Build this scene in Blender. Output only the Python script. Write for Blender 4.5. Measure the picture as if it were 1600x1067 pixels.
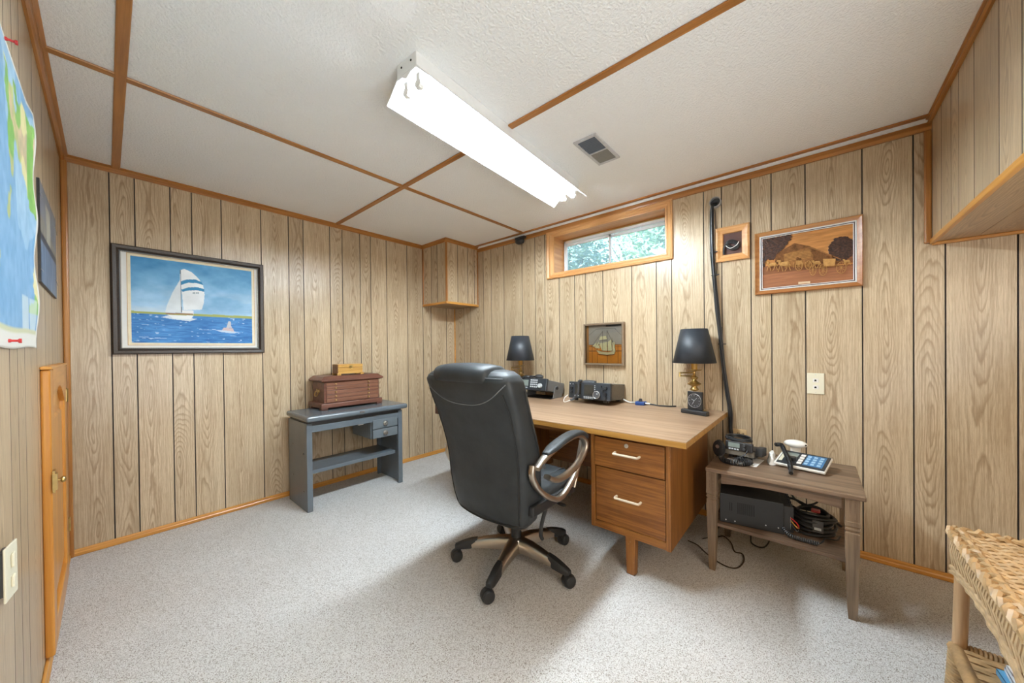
import bpy, bmesh, math, random
import numpy as np
from mathutils import Vector, Matrix, noise as mnoise
random.seed(7)
PI = math.pi
S = bpy.context.scene
COL = S.collection
for o in list(bpy.data.objects): bpy.data.objects.remove(o)

# ------------------------------------------------------------------ camera, world, lights, exposure
H = 1.17
F = Vector((0.75659241, 0.65385328, -0.00661868)); R = Vector((0.65378081, -0.75661327, -0.01034457)); U = Vector((0.01177161, -0.00349946, 0.99992459))
cam = bpy.data.cameras.new('camera'); co = bpy.data.objects.new('camera', cam); COL.objects.link(co)
m = Matrix.Identity(4)
for i in range(3):
    m[i][0] = R[i]; m[i][1] = U[i]; m[i][2] = -F[i]
m[2][3] = H
co.matrix_world = m
cam.sensor_width = 36.0; cam.lens = 547.7386 / 1600 * 36.0; cam.shift_y = 15.6568 / 1600
cam.clip_start = 0.02; cam.clip_end = 100
S.camera = co
TUBE = 190.0            # fluorescent tube emission
SKY = 5.0
AMB = 30.0
S.view_settings.view_transform = 'Standard'; S.view_settings.look = 'None'
S.view_settings.exposure = 0.19; S.view_settings.gamma = 1.0; S.view_settings.use_curve_mapping = False
try:
    S.cycles.use_denoising = True; S.cycles.denoising_prefilter = 'ACCURATE'; S.cycles.max_bounces = 10; S.cycles.diffuse_bounces = 7
    S.cycles.caustics_reflective = False; S.cycles.caustics_refractive = False; S.cycles.sample_clamp_indirect = 6
except Exception: pass
w = bpy.data.worlds.new('world'); S.world = w; w.use_nodes = True
nt = w.node_tree; nt.nodes.clear()
sky = nt.nodes.new('ShaderNodeTexSky'); sky.sky_type = 'HOSEK_WILKIE'; sky.sun_direction = (0.5, 0.35, 0.78); sky.turbidity = 3.5
bg = nt.nodes.new('ShaderNodeBackground'); wo = nt.nodes.new('ShaderNodeOutputWorld')
bg.inputs['Strength'].default_value = SKY * 4
nt.links.new(sky.outputs[0], bg.inputs[0]); nt.links.new(bg.outputs[0], wo.inputs[0])
sl = bpy.data.lights.new('sun', 'SUN'); sl.energy = 13.0; sl.angle = 0.02; sl.color = (1, .95, .86)
so = bpy.data.objects.new('sun', sl); COL.objects.link(so)
so.rotation_euler = Vector((-0.35, 0.45, 0.82)).to_track_quat('Z', 'Y').to_euler(); so.location = (6, 3, 6)
# added uplight, unseen behind the camera, to brighten the ceiling
al = bpy.data.lights.new('added_uplight', 'AREA'); al.energy = AMB; al.size = 1.4; al.color = (.80, .92, 1.0)
ao = bpy.data.objects.new('added_uplight', al); COL.objects.link(ao); ao.location = (0.45, -0.80, 0.9); ao.rotation_euler = (PI - 0.75, 0, 0)

# added fill, unseen behind the camera, lifting the floor and lower walls
rl = bpy.data.lights.new('added_fill', 'AREA'); rl.energy = 25.0; rl.shape = 'RECTANGLE'; rl.size = 1.2; rl.size_y = .5; rl.color = (1, .82, .62)
ro_ = bpy.data.objects.new('added_fill', rl); COL.objects.link(ro_); ro_.location = (0.25, -1.05, 1.63); ro_.rotation_euler = (0.60, 0, -0.35)

# ------------------------------------------------------------------ helpers
MW = {}
def link(o): COL.objects.link(o); return o
def empty(name, loc, rz=0.0):
    o = link(bpy.data.objects.new(name, None)); o.location = loc; o.rotation_euler = (0, 0, rz); o.empty_display_size = .05
    MW[o.name] = Matrix.Translation(Vector(loc)) @ Matrix.Rotation(rz, 4, 'Z'); return o
def tag(o, label, cat, group=None, kind=None):
    o['label'] = label; o['category'] = cat
    if group: o['group'] = group
    if kind: o['kind'] = kind
    return o
def thing(name, label, cat, loc, rz=0.0, group=None): return tag(empty(name, loc, rz), label, cat, group)
def mesh(name, bm, mat, smooth=False, ang=40):
    bmesh.ops.recalc_face_normals(bm, faces=bm.faces)
    me = bpy.data.meshes.new(name); bm.to_mesh(me); bm.free()
    for mt in (mat if isinstance(mat, (list, tuple)) else [mat]): me.materials.append(mt)
    if smooth:
        me.shade_smooth()
        me.set_sharp_from_angle(angle=math.radians(ang))
    return me
def part(name, bm, mat, parent=None, local=False, smooth=False, ang=40, bevel=0.0, label=None, seg=2, sub=0):
    """mesh object; bm in world space unless local; a parent gives its frame"""
    if parent is not None and not local: bm.transform(MW[parent.name].inverted())
    o = link(bpy.data.objects.new(name, mesh(name, bm, mat, smooth, ang)))
    if parent is not None: o.parent = parent; MW[o.name] = MW[parent.name]
    else: MW[o.name] = Matrix.Identity(4)
    if bevel:
        b = o.modifiers.new('bevel', 'BEVEL'); b.width = bevel; b.segments = seg; b.limit_method = 'ANGLE'; b.angle_limit = math.radians(35)
        b.harden_normals = False
    if sub:
        s = o.modifiers.new('sub', 'SUBSURF'); s.levels = sub; s.render_levels = sub
    if label: o['label'] = label
    return o
def solo(name, bm, mat, loc, label, cat, group=None, **k):
    """a thing that is one mesh, origin at loc"""
    e = Matrix.Translation(Vector(loc)); bm.transform(e.inverted())
    o = part(name, bm, mat, None, **k); o.location = loc; MW[o.name] = e
    return tag(o, label, cat, group)
def struct(name, bm, mat, parent=None, **k):
    o = part(name, bm, mat, parent, **k)
    if parent is None: o['kind'] = 'structure'
    return o
def BM(): return bmesh.new()
def bx(bm, x0, x1, y0, y1, z0, z1, mi=0):
    v = [bm.verts.new((x, y, z)) for z in (z0, z1) for y in (y0, y1) for x in (x0, x1)]
    for f in ((0, 1, 3, 2), (4, 6, 7, 5), (0, 4, 5, 1), (2, 3, 7, 6), (0, 2, 6, 4), (1, 5, 7, 3)):
        fc = bm.faces.new([v[i] for i in f]); fc.material_index = mi
    return bm
def box(*a): return bx(BM(), *a)
def loft(bm, rings, caps=True, closed=False):
    vs = [[bm.verts.new(p) for p in r] for r in rings]; n = len(vs[0])
    pairs = list(zip(vs, vs[1:])) + ([(vs[-1], vs[0])] if closed else [])
    for a, b in pairs:
        for i in range(n): bm.faces.new((a[i], a[(i + 1) % n], b[(i + 1) % n], b[i]))
    if caps and not closed:
        bm.faces.new(vs[0][::-1]); bm.faces.new(vs[-1])
    return bm
def frames(pts, closed=False):
    P = [Vector(p) for p in pts]; n = len(P); out = []
    for i in range(n):
        a = P[i - 1] if (i > 0 or closed) else P[i]; b = P[(i + 1) % n] if (i < n - 1 or closed) else P[i]
        t = (b - a).normalized() if (b - a).length > 1e-9 else Vector((0, 0, 1)); out.append(t)
    up = Vector((0, 0, 1)) if abs(out[0].z) < .9 else Vector((1, 0, 0))
    nrm = (up - out[0] * up.dot(out[0])).normalized(); fr = []
    for t in out:
        nrm = nrm - t * nrm.dot(t)
        nrm = nrm.normalized() if nrm.length > 1e-6 else t.orthogonal().normalized()
        fr.append((t, nrm, t.cross(nrm)))
    return P, fr
def tube(bm, pts, r, n=8, closed=False, rr=None, r2=None):
    P, fr = frames(pts, closed); rings = []
    for i, (p, (t, a, b)) in enumerate(zip(P, fr)):
        q = rr[i] if rr else r; q2 = r2 if r2 else q
        rings.append([p + a * (q * math.cos(2 * PI * k / n)) + b * (q2 * math.sin(2 * PI * k / n)) for k in range(n)])
    return loft(bm, rings, True, closed)
def cr(pts, k=6, closed=False):
    """Catmull-Rom smoothing"""
    P = [Vector(p) for p in pts]; n = len(P); out = []
    rng = range(n) if closed else range(n - 1)
    for i in rng:
        p1, p2 = P[i], P[(i + 1) % n]
        p0 = P[i - 1] if (i > 0 or closed) else p1 * 2 - p2
        p3 = P[(i + 2) % n] if (i + 2 < n or closed) else p2 * 2 - p1
        for j in range(k):
            t = j / k
            out.append(.5 * ((2 * p1) + (p2 - p0) * t + (2 * p0 - 5 * p1 + 4 * p2 - p3) * t * t + (3 * p1 - p0 - 3 * p2 + p3) * t ** 3))
    if not closed: out.append(P[-1])
    return out
def coil(path, R_, turns_per_m, n_per=8):
    """points of a coiled cord along a path"""
    P, fr = frames(path); out = []; L = 0; prev = P[0]; ph = 0
    # resample
    dense = cr(path, 10); P, fr = frames(dense)
    lens = [0]
    for a, b in zip(P, P[1:]): lens.append(lens[-1] + (b - a).length)
    tot = lens[-1]; N = int(tot * turns_per_m * n_per); j = 0
    for i in range(N + 1):
        s = tot * i / N
        while j < len(lens) - 2 and lens[j + 1] < s: j += 1
        t = (s - lens[j]) / max(1e-9, lens[j + 1] - lens[j]); p = P[j].lerp(P[j + 1], t); _, a, b = fr[j]
        an = 2 * PI * i / n_per
        out.append(p + a * R_ * math.cos(an) + b * R_ * math.sin(an))
    return out
def cyl(bm, p0, p1, r0, r1=None, n=16):
    r1 = r0 if r1 is None else r1
    P, fr = frames([p0, p1]); rings = []
    for p, (t, a, b), q in zip(P, fr, (r0, r1)):
        rings.append([p + a * (q * math.cos(2 * PI * k / n)) + b * (q * math.sin(2 * PI * k / n)) for k in range(n)])
    return loft(bm, rings)
def lathe(bm, prof, c=(0, 0, 0), n=24, caps=True):
    c = Vector(c); rings = [[c + Vector((r * math.cos(2 * PI * k / n), r * math.sin(2 * PI * k / n), z)) for k in range(n)] for r, z in prof]
    return loft(bm, rings, caps)
def ball(bm, c, rx, ry, rz, u=14, v=8):
    c = Vector(c); rings = []
    for j in range(1, v):
        th = PI * j / v
        rings.append([c + Vector((rx * math.sin(th) * math.cos(2 * PI * k / u), ry * math.sin(th) * math.sin(2 * PI * k / u), -rz * math.cos(th))) for k in range(u)])
    return loft(bm, rings)
def prism(bm, poly, fn, d0, d1):
    """2-D polygon -> solid; fn(a, b, d) gives 3-D"""
    return loft(bm, [[Vector(fn(a, b, d)) for a, b in poly] for d in (d0, d1)])
def vn(x, y, seed=0):
    """value noise on numpy arrays"""
    x = np.asarray(x, float); y = np.asarray(y, float); xi = np.floor(x).astype(int); yi = np.floor(y).astype(int)
    fx = x - xi; fy = y - yi; fx = fx * fx * (3 - 2 * fx); fy = fy * fy * (3 - 2 * fy)
    def h(a, b):
        q = np.sin(a * 127.1 + b * 311.7 + seed * 74.7) * 43758.5453
        return q - np.floor(q)
    return (h(xi, yi) * (1 - fx) + h(xi + 1, yi) * fx) * (1 - fy) + (h(xi, yi + 1) * (1 - fx) + h(xi + 1, yi + 1) * fx) * fy
def fbm(x, y, s=0, o=4):
    t = 0; a = .5
    for i in range(o): t = t + a * vn(x * 2 ** i, y * 2 ** i, s + i); a *= .5
    return t
def inpoly(u, v, poly):
    ins = np.zeros(u.shape, bool); n = len(poly)
    for i in range(n):
        x1, y1 = poly[i]; x2, y2 = poly[i - 1]
        c = ((y1 > v) != (y2 > v)) & (u < (x2 - x1) * (v - y1) / ((y2 - y1) + 1e-12) + x1); ins ^= c
    return ins
def s2l(c):
    c = np.asarray(c, float); return np.where(c <= .04045, c / 12.92, ((c + .055) / 1.055) ** 2.4)
def rgb(r, g, b): return tuple(float(q) for q in s2l(np.array([r, g, b]) / 255.))
def canvas(name, nx, ny, pos, colf, mat, parent=None, local=False, label=None, smooth=True):
    """grid whose vertex colours are the printed picture; pos(u, v) arrays -> xyz, v runs downwards"""
    u, v = np.meshgrid(np.linspace(0, 1, nx), np.linspace(0, 1, ny)); xyz = np.stack(pos(u, v), -1).reshape(-1, 3)
    col = s2l(np.clip(colf(u, v), 0, 255) / 255.).reshape(-1, 3)
    if parent is not None and not local:
        im = np.array(MW[parent.name].inverted()); xyz = xyz @ im[:3, :3].T + im[:3, 3]
    idx = np.arange(nx * ny).reshape(ny, nx)
    fs = np.stack([idx[:-1, :-1], idx[1:, :-1], idx[1:, 1:], idx[:-1, 1:]], -1).reshape(-1, 4)
    me = bpy.data.meshes.new(name); me.from_pydata(xyz.tolist(), [], fs.tolist())
    at = me.color_attributes.new('paint', 'FLOAT_COLOR', 'POINT')
    at.data.foreach_set('color', np.concatenate([col, np.ones((len(col), 1))], 1).astype(np.float32).ravel())
    me.materials.append(mat)
    if smooth: me.shade_smooth()
    o = link(bpy.data.objects.new(name, me))
    if parent is not None: o.parent = parent; MW[o.name] = MW[parent.name]
    if label: o['label'] = label
    return o

# ------------------------------------------------------------------ materials
class NT:
    def __init__(s, name):
        s.m = bpy.data.materials.new(name); s.m.use_nodes = True; s.t = s.m.node_tree
        s.b = s.t.nodes['Principled BSDF']
    def n(s, typ, **k):
        q = s.t.nodes.new('ShaderNode' + typ)
        for a, b in k.items(): setattr(q, a, b)
        return q
    def l(s, a, b): s.t.links.new(a, b)
    def math(s, op, a, b=None):
        q = s.n('Math', operation=op)
        for i, v in enumerate((a, b)):
            if v is None: continue
            if isinstance(v, (int, float)): q.inputs[i].default_value = v
            else: s.l(v, q.inputs[i])
        return q.outputs[0]
    def ramp(s, fac, stops):
        q = s.n('ValToRGB'); e = q.color_ramp.elements
        while len(e) < len(stops): e.new(.5)
        for el, (p, c) in zip(e, stops): el.position = p; el.color = (*c, 1)
        s.l(fac, q.inputs[0]); return q.outputs[0]
    def noise(s, vec, scale, detail=3, rough=.55):
        q = s.n('TexNoise'); q.inputs['Scale'].default_value = scale; q.inputs['Detail'].default_value = detail; q.inputs['Roughness'].default_value = rough
        s.l(vec, q.inputs['Vector']); return q.outputs[0]
    def comb(s, x, y, z):
        q = s.n('CombineXYZ')
        for i, v in enumerate((x, y, z)):
            if isinstance(v, (int, float)): q.inputs[i].default_value = v
            else: s.l(v, q.inputs[i])
        return q.outputs[0]
    def scale(s, vec, sc):
        q = s.n('Mapping'); q.inputs['Scale'].default_value = sc; s.l(vec, q.inputs['Vector']); return q.outputs[0]
    def bump(s, h, st, dist):
        q = s.n('Bump'); q.inputs['Strength'].default_value = st; q.inputs['Distance'].default_value = dist
        s.l(h, q.inputs['Height']); s.l(q.outputs[0], s.b.inputs['Normal'])
    def mix(s, fac, a, b, typ='MIX'):
        q = s.n('Mix', data_type='RGBA', blend_type=typ)
        for i, v in ((0, fac), (6, a), (7, b)):
            if isinstance(v, (int, float)): q.inputs[i].default_value = v
            elif isinstance(v, tuple): q.inputs[i].default_value = (*v, 1)
            else: s.l(v, q.inputs[i])
        return q.outputs[2]
    def obj(s): return s.n('TexCoord').outputs['Object']
    def done(s, rough=.5, spec=.5, metal=0.0, coat=0.0):
        s.b.inputs['Roughness'].default_value = rough; s.b.inputs['Specular IOR Level'].default_value = spec
        s.b.inputs['Metallic'].default_value = metal; s.b.inputs['Coat Weight'].default_value = coat
        return s.m
def plain(name, c, rough=.5, metal=0.0, spec=.5, var=.06, scale=40, bump=0, bscale=300, coat=0.0):
    k = NT(name); v = k.obj(); f = k.noise(v, scale, 3)
    a = tuple(max(0, q * (1 - var)) for q in c); b = tuple(min(1, q * (1 + var)) for q in c)
    k.l(k.ramp(f, [(.3, a), (.7, b)]), k.b.inputs['Base Color'])
    if bump: k.bump(k.noise(v, bscale, 2), bump, .002)
    return k.done(rough, spec, metal, coat)
def emis(name, c, st):
    k = NT(name); k.b.inputs['Base Color'].default_value = (*c, 1); k.b.inputs['Emission Color'].default_value = (*c, 1); k.b.inputs['Emission Strength'].default_value = st
    return k.m
def panelling(name, base, dark, pale, rough=.28):
    k = NT(name); v = k.obj(); sp = k.n('SeparateXYZ'); k.l(v, sp.inputs[0]); x, y, z = sp.outputs
    rnd = k.n('ObjectInfo').outputs['Random']; ro = k.math('MULTIPLY', rnd, 91.0)
    n1 = k.noise(k.comb(ro, 0.0, k.math('MULTIPLY', z, .85)), 1.0, 1, .3)
    d = k.math('ADD', k.math('MULTIPLY', k.math('SUBTRACT', n1, .5), .40), .02)
    n2 = k.noise(k.comb(ro, 7.0, k.math('MULTIPLY', z, 2.2)), 1.0, 2)
    u = k.math('ADD', x, k.math('MULTIPLY', k.math('SUBTRACT', n2, .5), .07))
    u = k.math('ADD', u, k.math('MULTIPLY', k.math('SUBTRACT', rnd, .5), .05))
    n3 = k.noise(k.comb(k.math('ADD', k.math('MULTIPLY', x, 30.0), ro), y, k.math('MULTIPLY', z, 6.0)), 1.0, 3)
    r = k.math('SQRT', k.math('ADD', k.math('MULTIPLY', u, u), k.math('MULTIPLY', d, d)))
    r = k.math('ADD', r, k.math('MULTIPLY', k.math('SUBTRACT', n3, .5), .014))
    w_ = k.math('FRACT', k.math('MULTIPLY', r, 110.0))
    ring = k.ramp(w_, [(0, (0, 0, 0)), (.45, (.12, .12, .12)), (.80, (1, 1, 1)), (1, (0, 0, 0))])
    core = k.ramp(k.math('ABSOLUTE', u), [(.012, (1, 1, 1)), (.055, (.22, .22, .22))])
    pore = k.noise(k.scale(v, (700, 700, 16)), 1.0, 3, .7)
    fibre = k.noise(k.comb(k.math('ADD', k.math('MULTIPLY', x, 170.0), ro), y, k.math('MULTIPLY', z, 3.2)), 1.0, 3, .6)
    zone = k.noise(k.comb(k.math('ADD', k.math('MULTIPLY', x, 11.0), ro), 3.0, k.math('MULTIPLY', z, 1.3)), 1.0, 2)
    c = k.mix(k.ramp(zone, [(.35, (0, 0, 0)), (.65, (1, 1, 1))]), base, pale)
    c = k.mix(k.math('MULTIPLY', core, .30), c, pale)
    c = k.mix(k.math('MULTIPLY', k.math('MULTIPLY', ring, core), .72), c, dark)
    c = k.mix(k.ramp(fibre, [(.40, (.42, .42, .42)), (.58, (0, 0, 0))]), c, dark)
    c = k.mix(k.ramp(pore, [(.40, (.45, .45, .45)), (.52, (0, 0, 0))]), c, dark)
    tone = k.ramp(rnd, [(0, (.9, .88, .86)), (1, (1.06, 1.04, 1.02))])
    k.l(k.mix(1.0, c, tone, 'MULTIPLY'), k.b.inputs['Base Color'])
    k.bump(pore, .10, .001)
    return k.done(rough, .5)
def timber(name, a, b, axis='Y', rough=.4, freq=60, streak=1.0, coat=0.0, wear=None):
    """straight grain along an axis, in object space"""
    k = NT(name); v = k.obj(); st = [freq, freq, freq]; st['XYZ'.index(axis)] = freq * .04
    rnd = k.n('ObjectInfo').outputs['Random']
    q = k.n('VectorMath', operation='ADD'); k.l(v, q.inputs[0]); k.l(k.comb(k.math('MULTIPLY', rnd, 17.0), k.math('MULTIPLY', rnd, 9.0), k.math('MULTIPLY', rnd, 5.0)), q.inputs[1])
    f = k.noise(k.scale(q.outputs[0], tuple(st)), 1.0, 4, .65)
    big = k.noise(k.scale(q.outputs[0], tuple(t * .18 for t in st)), 1.0, 2)
    fac = k.math('ADD', k.math('MULTIPLY', f, .7 * streak), k.math('MULTIPLY', big, .3 + .7 * (1 - streak)))
    c = k.ramp(fac, [(.40, a), (.60, b)])
    if wear:
        wn = k.noise(v, 75, 3, .6); c = k.mix(k.ramp(wn, [(.685, (0, 0, 0)), (.71, (1, 1, 1))]), c, wear)
    k.l(c, k.b.inputs['Base Color']); k.bump(f, .08, .001)
    return k.done(rough, .5, 0, coat)

M_PANEL = panelling('oak_panelling', (.54, .43, .29), (.26, .17, .092), (.65, .54, .385))
M_GROOVE = plain('groove_dark', (.022, .015, .013), .7)
TR = ((.30, .115, .022), (.44, .19, .045))
M_TRX = timber('varnished_trim_x', *TR, axis='X', rough=.3); M_TRY = timber('varnished_trim_y', *TR, axis='Y', rough=.3); M_TRZ = timber('varnished_trim_z', *TR, axis='Z', rough=.3)
BS = ((.46, .20, .035), (.62, .30, .065))
M_BSX = timber('baseboard_x', *BS, axis='X', rough=.3); M_BSY = timber('baseboard_y', *BS, axis='Y', rough=.3)
PN = ((.52, .25, .085), (.66, .36, .15))
M_PNY = timber('pine_y', *PN, axis='Y', rough=.35, freq=35); M_PNZ = timber('pine_z', *PN, axis='Z', rough=.35, freq=35); M_PNX = timber('pine_x', *PN, axis='X', rough=.35, freq=35)
k = NT('stipple_ceiling'); v = k.obj(); f = k.noise(v, 95, 3, .6); f2 = k.noise(v, 1.4, 2)
k.l(k.ramp(f2, [(.3, (.88, .89, .89)), (.7, (.92, .93, .93))]), k.b.inputs['Base Color']); k.bump(k.ramp(f, [(.38, (0, 0, 0)), (.62, (1, 1, 1))]), .6, .004)
M_CEIL = k.done(.85, .2)
k = NT('berber_carpet'); v = k.obj(); vo = k.n('TexVoronoi'); vo.inputs['Scale'].default_value = 400; k.l(v, vo.inputs['Vector'])
sc = k.n('SeparateColor'); k.l(vo.outputs['Color'], sc.inputs[0])
c = k.ramp(sc.outputs[0], [(0, (.25, .22, .195)), (.13, (.46, .44, .415)), (.34, (.76, .76, .755)), (1, (.90, .90, .90))])
n_ = k.noise(v, 420, 3, .7); c = k.mix(k.ramp(n_, [(.38, (.5, .5, .5)), (.6, (0, 0, 0))]), c, (.19, .15, .12))
n_ = k.noise(v, 2.2, 3); c = k.mix(1.0, c, k.ramp(n_, [(.3, (.95, .94, .93)), (.7, (1.04, 1.04, 1.04))]), 'MULTIPLY')
k.l(c, k.b.inputs['Base Color']); k.bump(k.math('ADD', vo.outputs['Distance'], k.math('MULTIPLY', k.noise(v, 260, 3), .7)), .5, .006)
M_CARPET = k.done(.95, .1)
k = NT('black_leather'); v = k.obj(); f = k.noise(v, 240, 3, .6); f2 = k.noise(v, 9, 3)
k.l(k.ramp(f2, [(.3, (.017, .020, .022)), (.7, (.028, .032, .035))]), k.b.inputs['Base Color'])
k.bump(k.math('ADD', k.math('MULTIPLY', f, .25), k.math('MULTIPLY', f2, 1.4)), .35, .006)
M_LEATHER = k.done(.5, .42)
M_SEAM = plain('seam_black', (.012, .013, .014), .5)
M_CHAMP = plain('champagne_metal', (.50, .44, .37), .34, 1.0, var=.04, scale=8)
M_BLACK = plain('black_plastic', (.016, .016, .017), .42)
M_BLACKM = plain('black_matte', (.022, .022, .023), .6, bump=.2, bscale=500)
M_RUBBER = plain('rubber_black', (.02, .02, .021), .5)
M_STEEL = plain('brushed_steel', (.62, .62, .60), .3, 1.0)
M_BRASS = plain('antique_brass', (.50, .36, .15), .28, 1.0, var=.2, scale=30)
M_GREY = plain('blue_grey_enamel', (.120, .142, .162), .24, var=.05, scale=12)
M_GREYD = plain('blue_grey_enamel_drawer', (.135, .158, .175), .35, var=.05, scale=12)
M_DESK = timber('desk_oak', (.15, .050, .009), (.275, .108, .021), axis='Y', rough=.4, freq=110, wear=None)
M_DESKZ = timber('desk_oak_side', (.16, .056, .010), (.28, .112, .023), axis='Z', rough=.42, freq=110, wear=(.42, .26, .13))
M_DESKT = timber('desk_top_laminate', (.28, .172, .10), (.42, .285, .185), axis='Y', rough=.34, freq=40)
M_DESKE = timber('desk_top_edge', (.34, .165, .032), (.46, .245, .06), axis='Y', rough=.4, freq=40)
M_WALT = timber('greyed_walnut', (.10, .060, .036), (.225, .15, .098), axis='Y', rough=.38, freq=45)
M_WALTZ = timber('greyed_walnut_leg', (.13, .085, .05), (.245, .172, .11), axis='Z', rough=.4, freq=45)
M_MAHX = timber('mahogany_x', (.095, .035, .022), (.17, .07, .045), axis='X', rough=.38, freq=50)
M_MAHL = timber('mahogany_drawer', (.15, .06, .035), (.27, .125, .075), axis='X', rough=.38, freq=60)
M_GOLD = timber('golden_maple', (.42, .22, .05), (.58, .33, .09), axis='X', rough=.35, freq=50)
M_GOLDD = timber('golden_maple_end', (.14, .06, .02), (.22, .10, .035), axis='Y', rough=.4, freq=50)
M_WHITE = plain('white_enamel', (.82, .83, .83), .35, var=.02)
M_IVORY = plain('ivory_plastic', (.74, .70, .55), .4, var=.02)
M_ALMOND = plain('almond_plate', (.58, .41, .22), .45, var=.04)
M_WPLAS = plain('white_plastic', (.78, .76, .72), .4, var=.03)
M_VINYL = plain('white_vinyl', (.80, .82, .86), .4, var=.02)
M_CREAM = plain('candle_cream', (.55, .30, .05), .4, var=.05)
M_SHADE = plain('black_lampshade', (.019, .023, .029), .5, var=.15, scale=20, bump=.15, bscale=120)
M_SHADEIN = plain('shade_lining', (.55, .42, .2), .6)
M_RED = plain('red_plastic', (.55, .03, .03), .4)
M_BLUE = plain('blue_plastic', (.02, .06, .22), .4)
M_DARKWOOD = plain('dark_carved_frame', (.035, .022, .014), .4, var=.5, scale=160, bump=.4, bscale=200)
M_GOLDLEAF = plain('gold_bead', (.40, .36, .30), .4, .6)
M_MATB = plain('mat_board', (.72, .71, .68), .8, var=.02)
M_BURL = plain('walnut_radio', (.02, .021, .022), .5)
M_RADG = plain('radio_grey', (.15, .15, .148), .5, var=.08)
M_RADO = plain('radio_olive', (.125, .112, .090), .5, var=.1)
M_PANELB = plain('radio_face', (.022, .027, .033), .42)
M_LCD = plain('lcd_dark', (.035, .035, .03), .15)
M_LCDG = plain('lcd_grey_green', (.20, .24, .22), .2)
M_BTN = plain('button_white', (.50, .54, .56), .5)
M_DGREY = plain('dark_grey_plastic', (.05, .053, .058), .45)
M_PSBOX = plain('black_crackle', (.020, .021, .023), .5, bump=.2, bscale=800)
M_HOLE = plain('dark_void', (.006, .006, .006), .9)
M_BAMBOO = timber('bamboo_pole', (.36, .21, .10), (.56, .38, .22), axis='Z', rough=.4, freq=25)
M_WICK = plain('wicker_cane', (.40, .26, .125), .45, var=.28, scale=35)
M_WICKP = plain('wicker_pale', (.46, .325, .185), .45, var=.2, scale=35)
M_PAPER = plain('white_paper', (.80, .80, .79), .7, var=.02)
M_COVER = plain('white_book_cover', (.76, .78, .80), .35, var=.03)
M_BCOVER = plain('blue_book_cover', (.08, .30, .52), .4)
M_PVC = plain('grey_pvc', (.36, .35, .34), .5)
M_DUCT = plain('vent_metal', (.50, .50, .52), .4, var=.08)
M_SLAT = plain('vent_slat', (.10, .115, .14), .45)
M_FLAP = plain('vent_flap', (.17, .165, .155), .55)
k = NT('painted_print'); a = k.n('VertexColor', layer_name='paint'); k.l(a.outputs[0], k.b.inputs['Base Color']); M_PAINT = k.done(.55, .3)
k = NT('painted_gloss'); a = k.n('VertexColor', layer_name='paint'); k.l(a.outputs[0], k.b.inputs['Base Color']); M_PAINTG = k.done(.35, .4)
def glass(name, tint=(1, 1, 1), gl=.08):
    mt = bpy.data.materials.new(name); mt.use_nodes = True; t = mt.node_tree; t.nodes.clear()
    o = t.nodes.new('ShaderNodeOutputMaterial'); mx = t.nodes.new('ShaderNodeMixShader'); tr = t.nodes.new('ShaderNodeBsdfTransparent'); g = t.nodes.new('ShaderNodeBsdfGlossy')
    fr = t.nodes.new('ShaderNodeFresnel'); fr.inputs[0].default_value = 1.45
    tr.inputs[0].default_value = (*tint, 1); g.inputs['Roughness'].default_value = .03
    t.links.new(fr.outputs[0], mx.inputs[0]); t.links.new(tr.outputs[0], mx.inputs[1]); t.links.new(g.outputs[0], mx.inputs[2]); t.links.new(mx.outputs[0], o.inputs[0])
    return mt
M_GLASS = glass('window_glass', (.93, .97, .98))
_t = M_GLASS.node_tree; _o = [q for q in _t.nodes if q.type == 'OUTPUT_MATERIAL'][0]; _src = _o.inputs[0].links[0].from_socket
_mx = _t.nodes.new('ShaderNodeMixShader'); _tr = _t.nodes.new('ShaderNodeBsdfTranslucent'); _tr.inputs[0].default_value = (.9, .95, 1, 1); _mx.inputs[0].default_value = .22     # pale haze mixed into the pane as a translucent share
_t.links.new(_src, _mx.inputs[1]); _t.links.new(_tr.outputs[0], _mx.inputs[2]); _t.links.new(_mx.outputs[0], _o.inputs[0])
M_PGLASS = glass('picture_glass', (.97, .97, .96))
k = NT('bright_reflector'); k.b.inputs['Base Color'].default_value = (.88, .89, .9, 1); M_REFL = k.done(.4, .5)
M_TUBE = emis('fluorescent_tube', (.81, .925, 1.0), TUBE)

# ------------------------------------------------------------------ room shell
XL, XR, YB, ZC, YF = -0.16, 2.7139, 3.2391, 2.3048, -1.45
T = .006                                            # how far the boards stand proud of the dark backing
floor = struct('floor', box(XL - .1, XR + .1, YF - .1, YB + .1, -.05, 0), M_CARPET)
ceil_bm = box(XL - .1, XR + .1, YF - .1, YB + .1, ZC + .004, ZC + .06)
ceiling = struct('ceiling', ceil_bm, M_CEIL)
for x0, x1 in ((XL, .051), (.051, 1.357), (1.357, 2.663), (2.663, XR)):
    for y0, y1 in ((YF, -.46), (-.46, 2.15), (2.15, YB)):
        part('panel', box(x0 + .003, x1 - .003, y0 + .003, y1 - .003, ZC, ZC + .004), M_CEIL, ceiling)
wall_back = struct('wall_back', box(XL - .06, XR + .06, YB + T, YB + .06, 0, ZC + .05), M_GROOVE)
wb = BM()                                           # right wall with its window opening
WY0, WY1, WZ0, WZ1 = .831, 1.82, 1.862, 2.205
for y0, y1, z0, z1 in ((YF, WY0 - .02, 0, ZC + .05), (WY1 + .02, YB + .06, 0, ZC + .05), (WY0 - .02, WY1 + .02, 0, WZ0 - .02), (WY0 - .02, WY1 + .02, WZ1 + .02, ZC + .05)):
    bx(wb, XR + T, XR + .06, y0, y1, z0, z1)
HY0, HY1, HZ0, HZ1 = .372, .472, 1.775, 1.915       # the small framed opening is a box let into the wall
wall_right = struct('wall_right', wb, M_GROOVE)
wall_left = struct('wall_left', box(XL - .06, XL - T, YF - .06, YB + .06, 0, ZC + .05), M_GROOVE)
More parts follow.
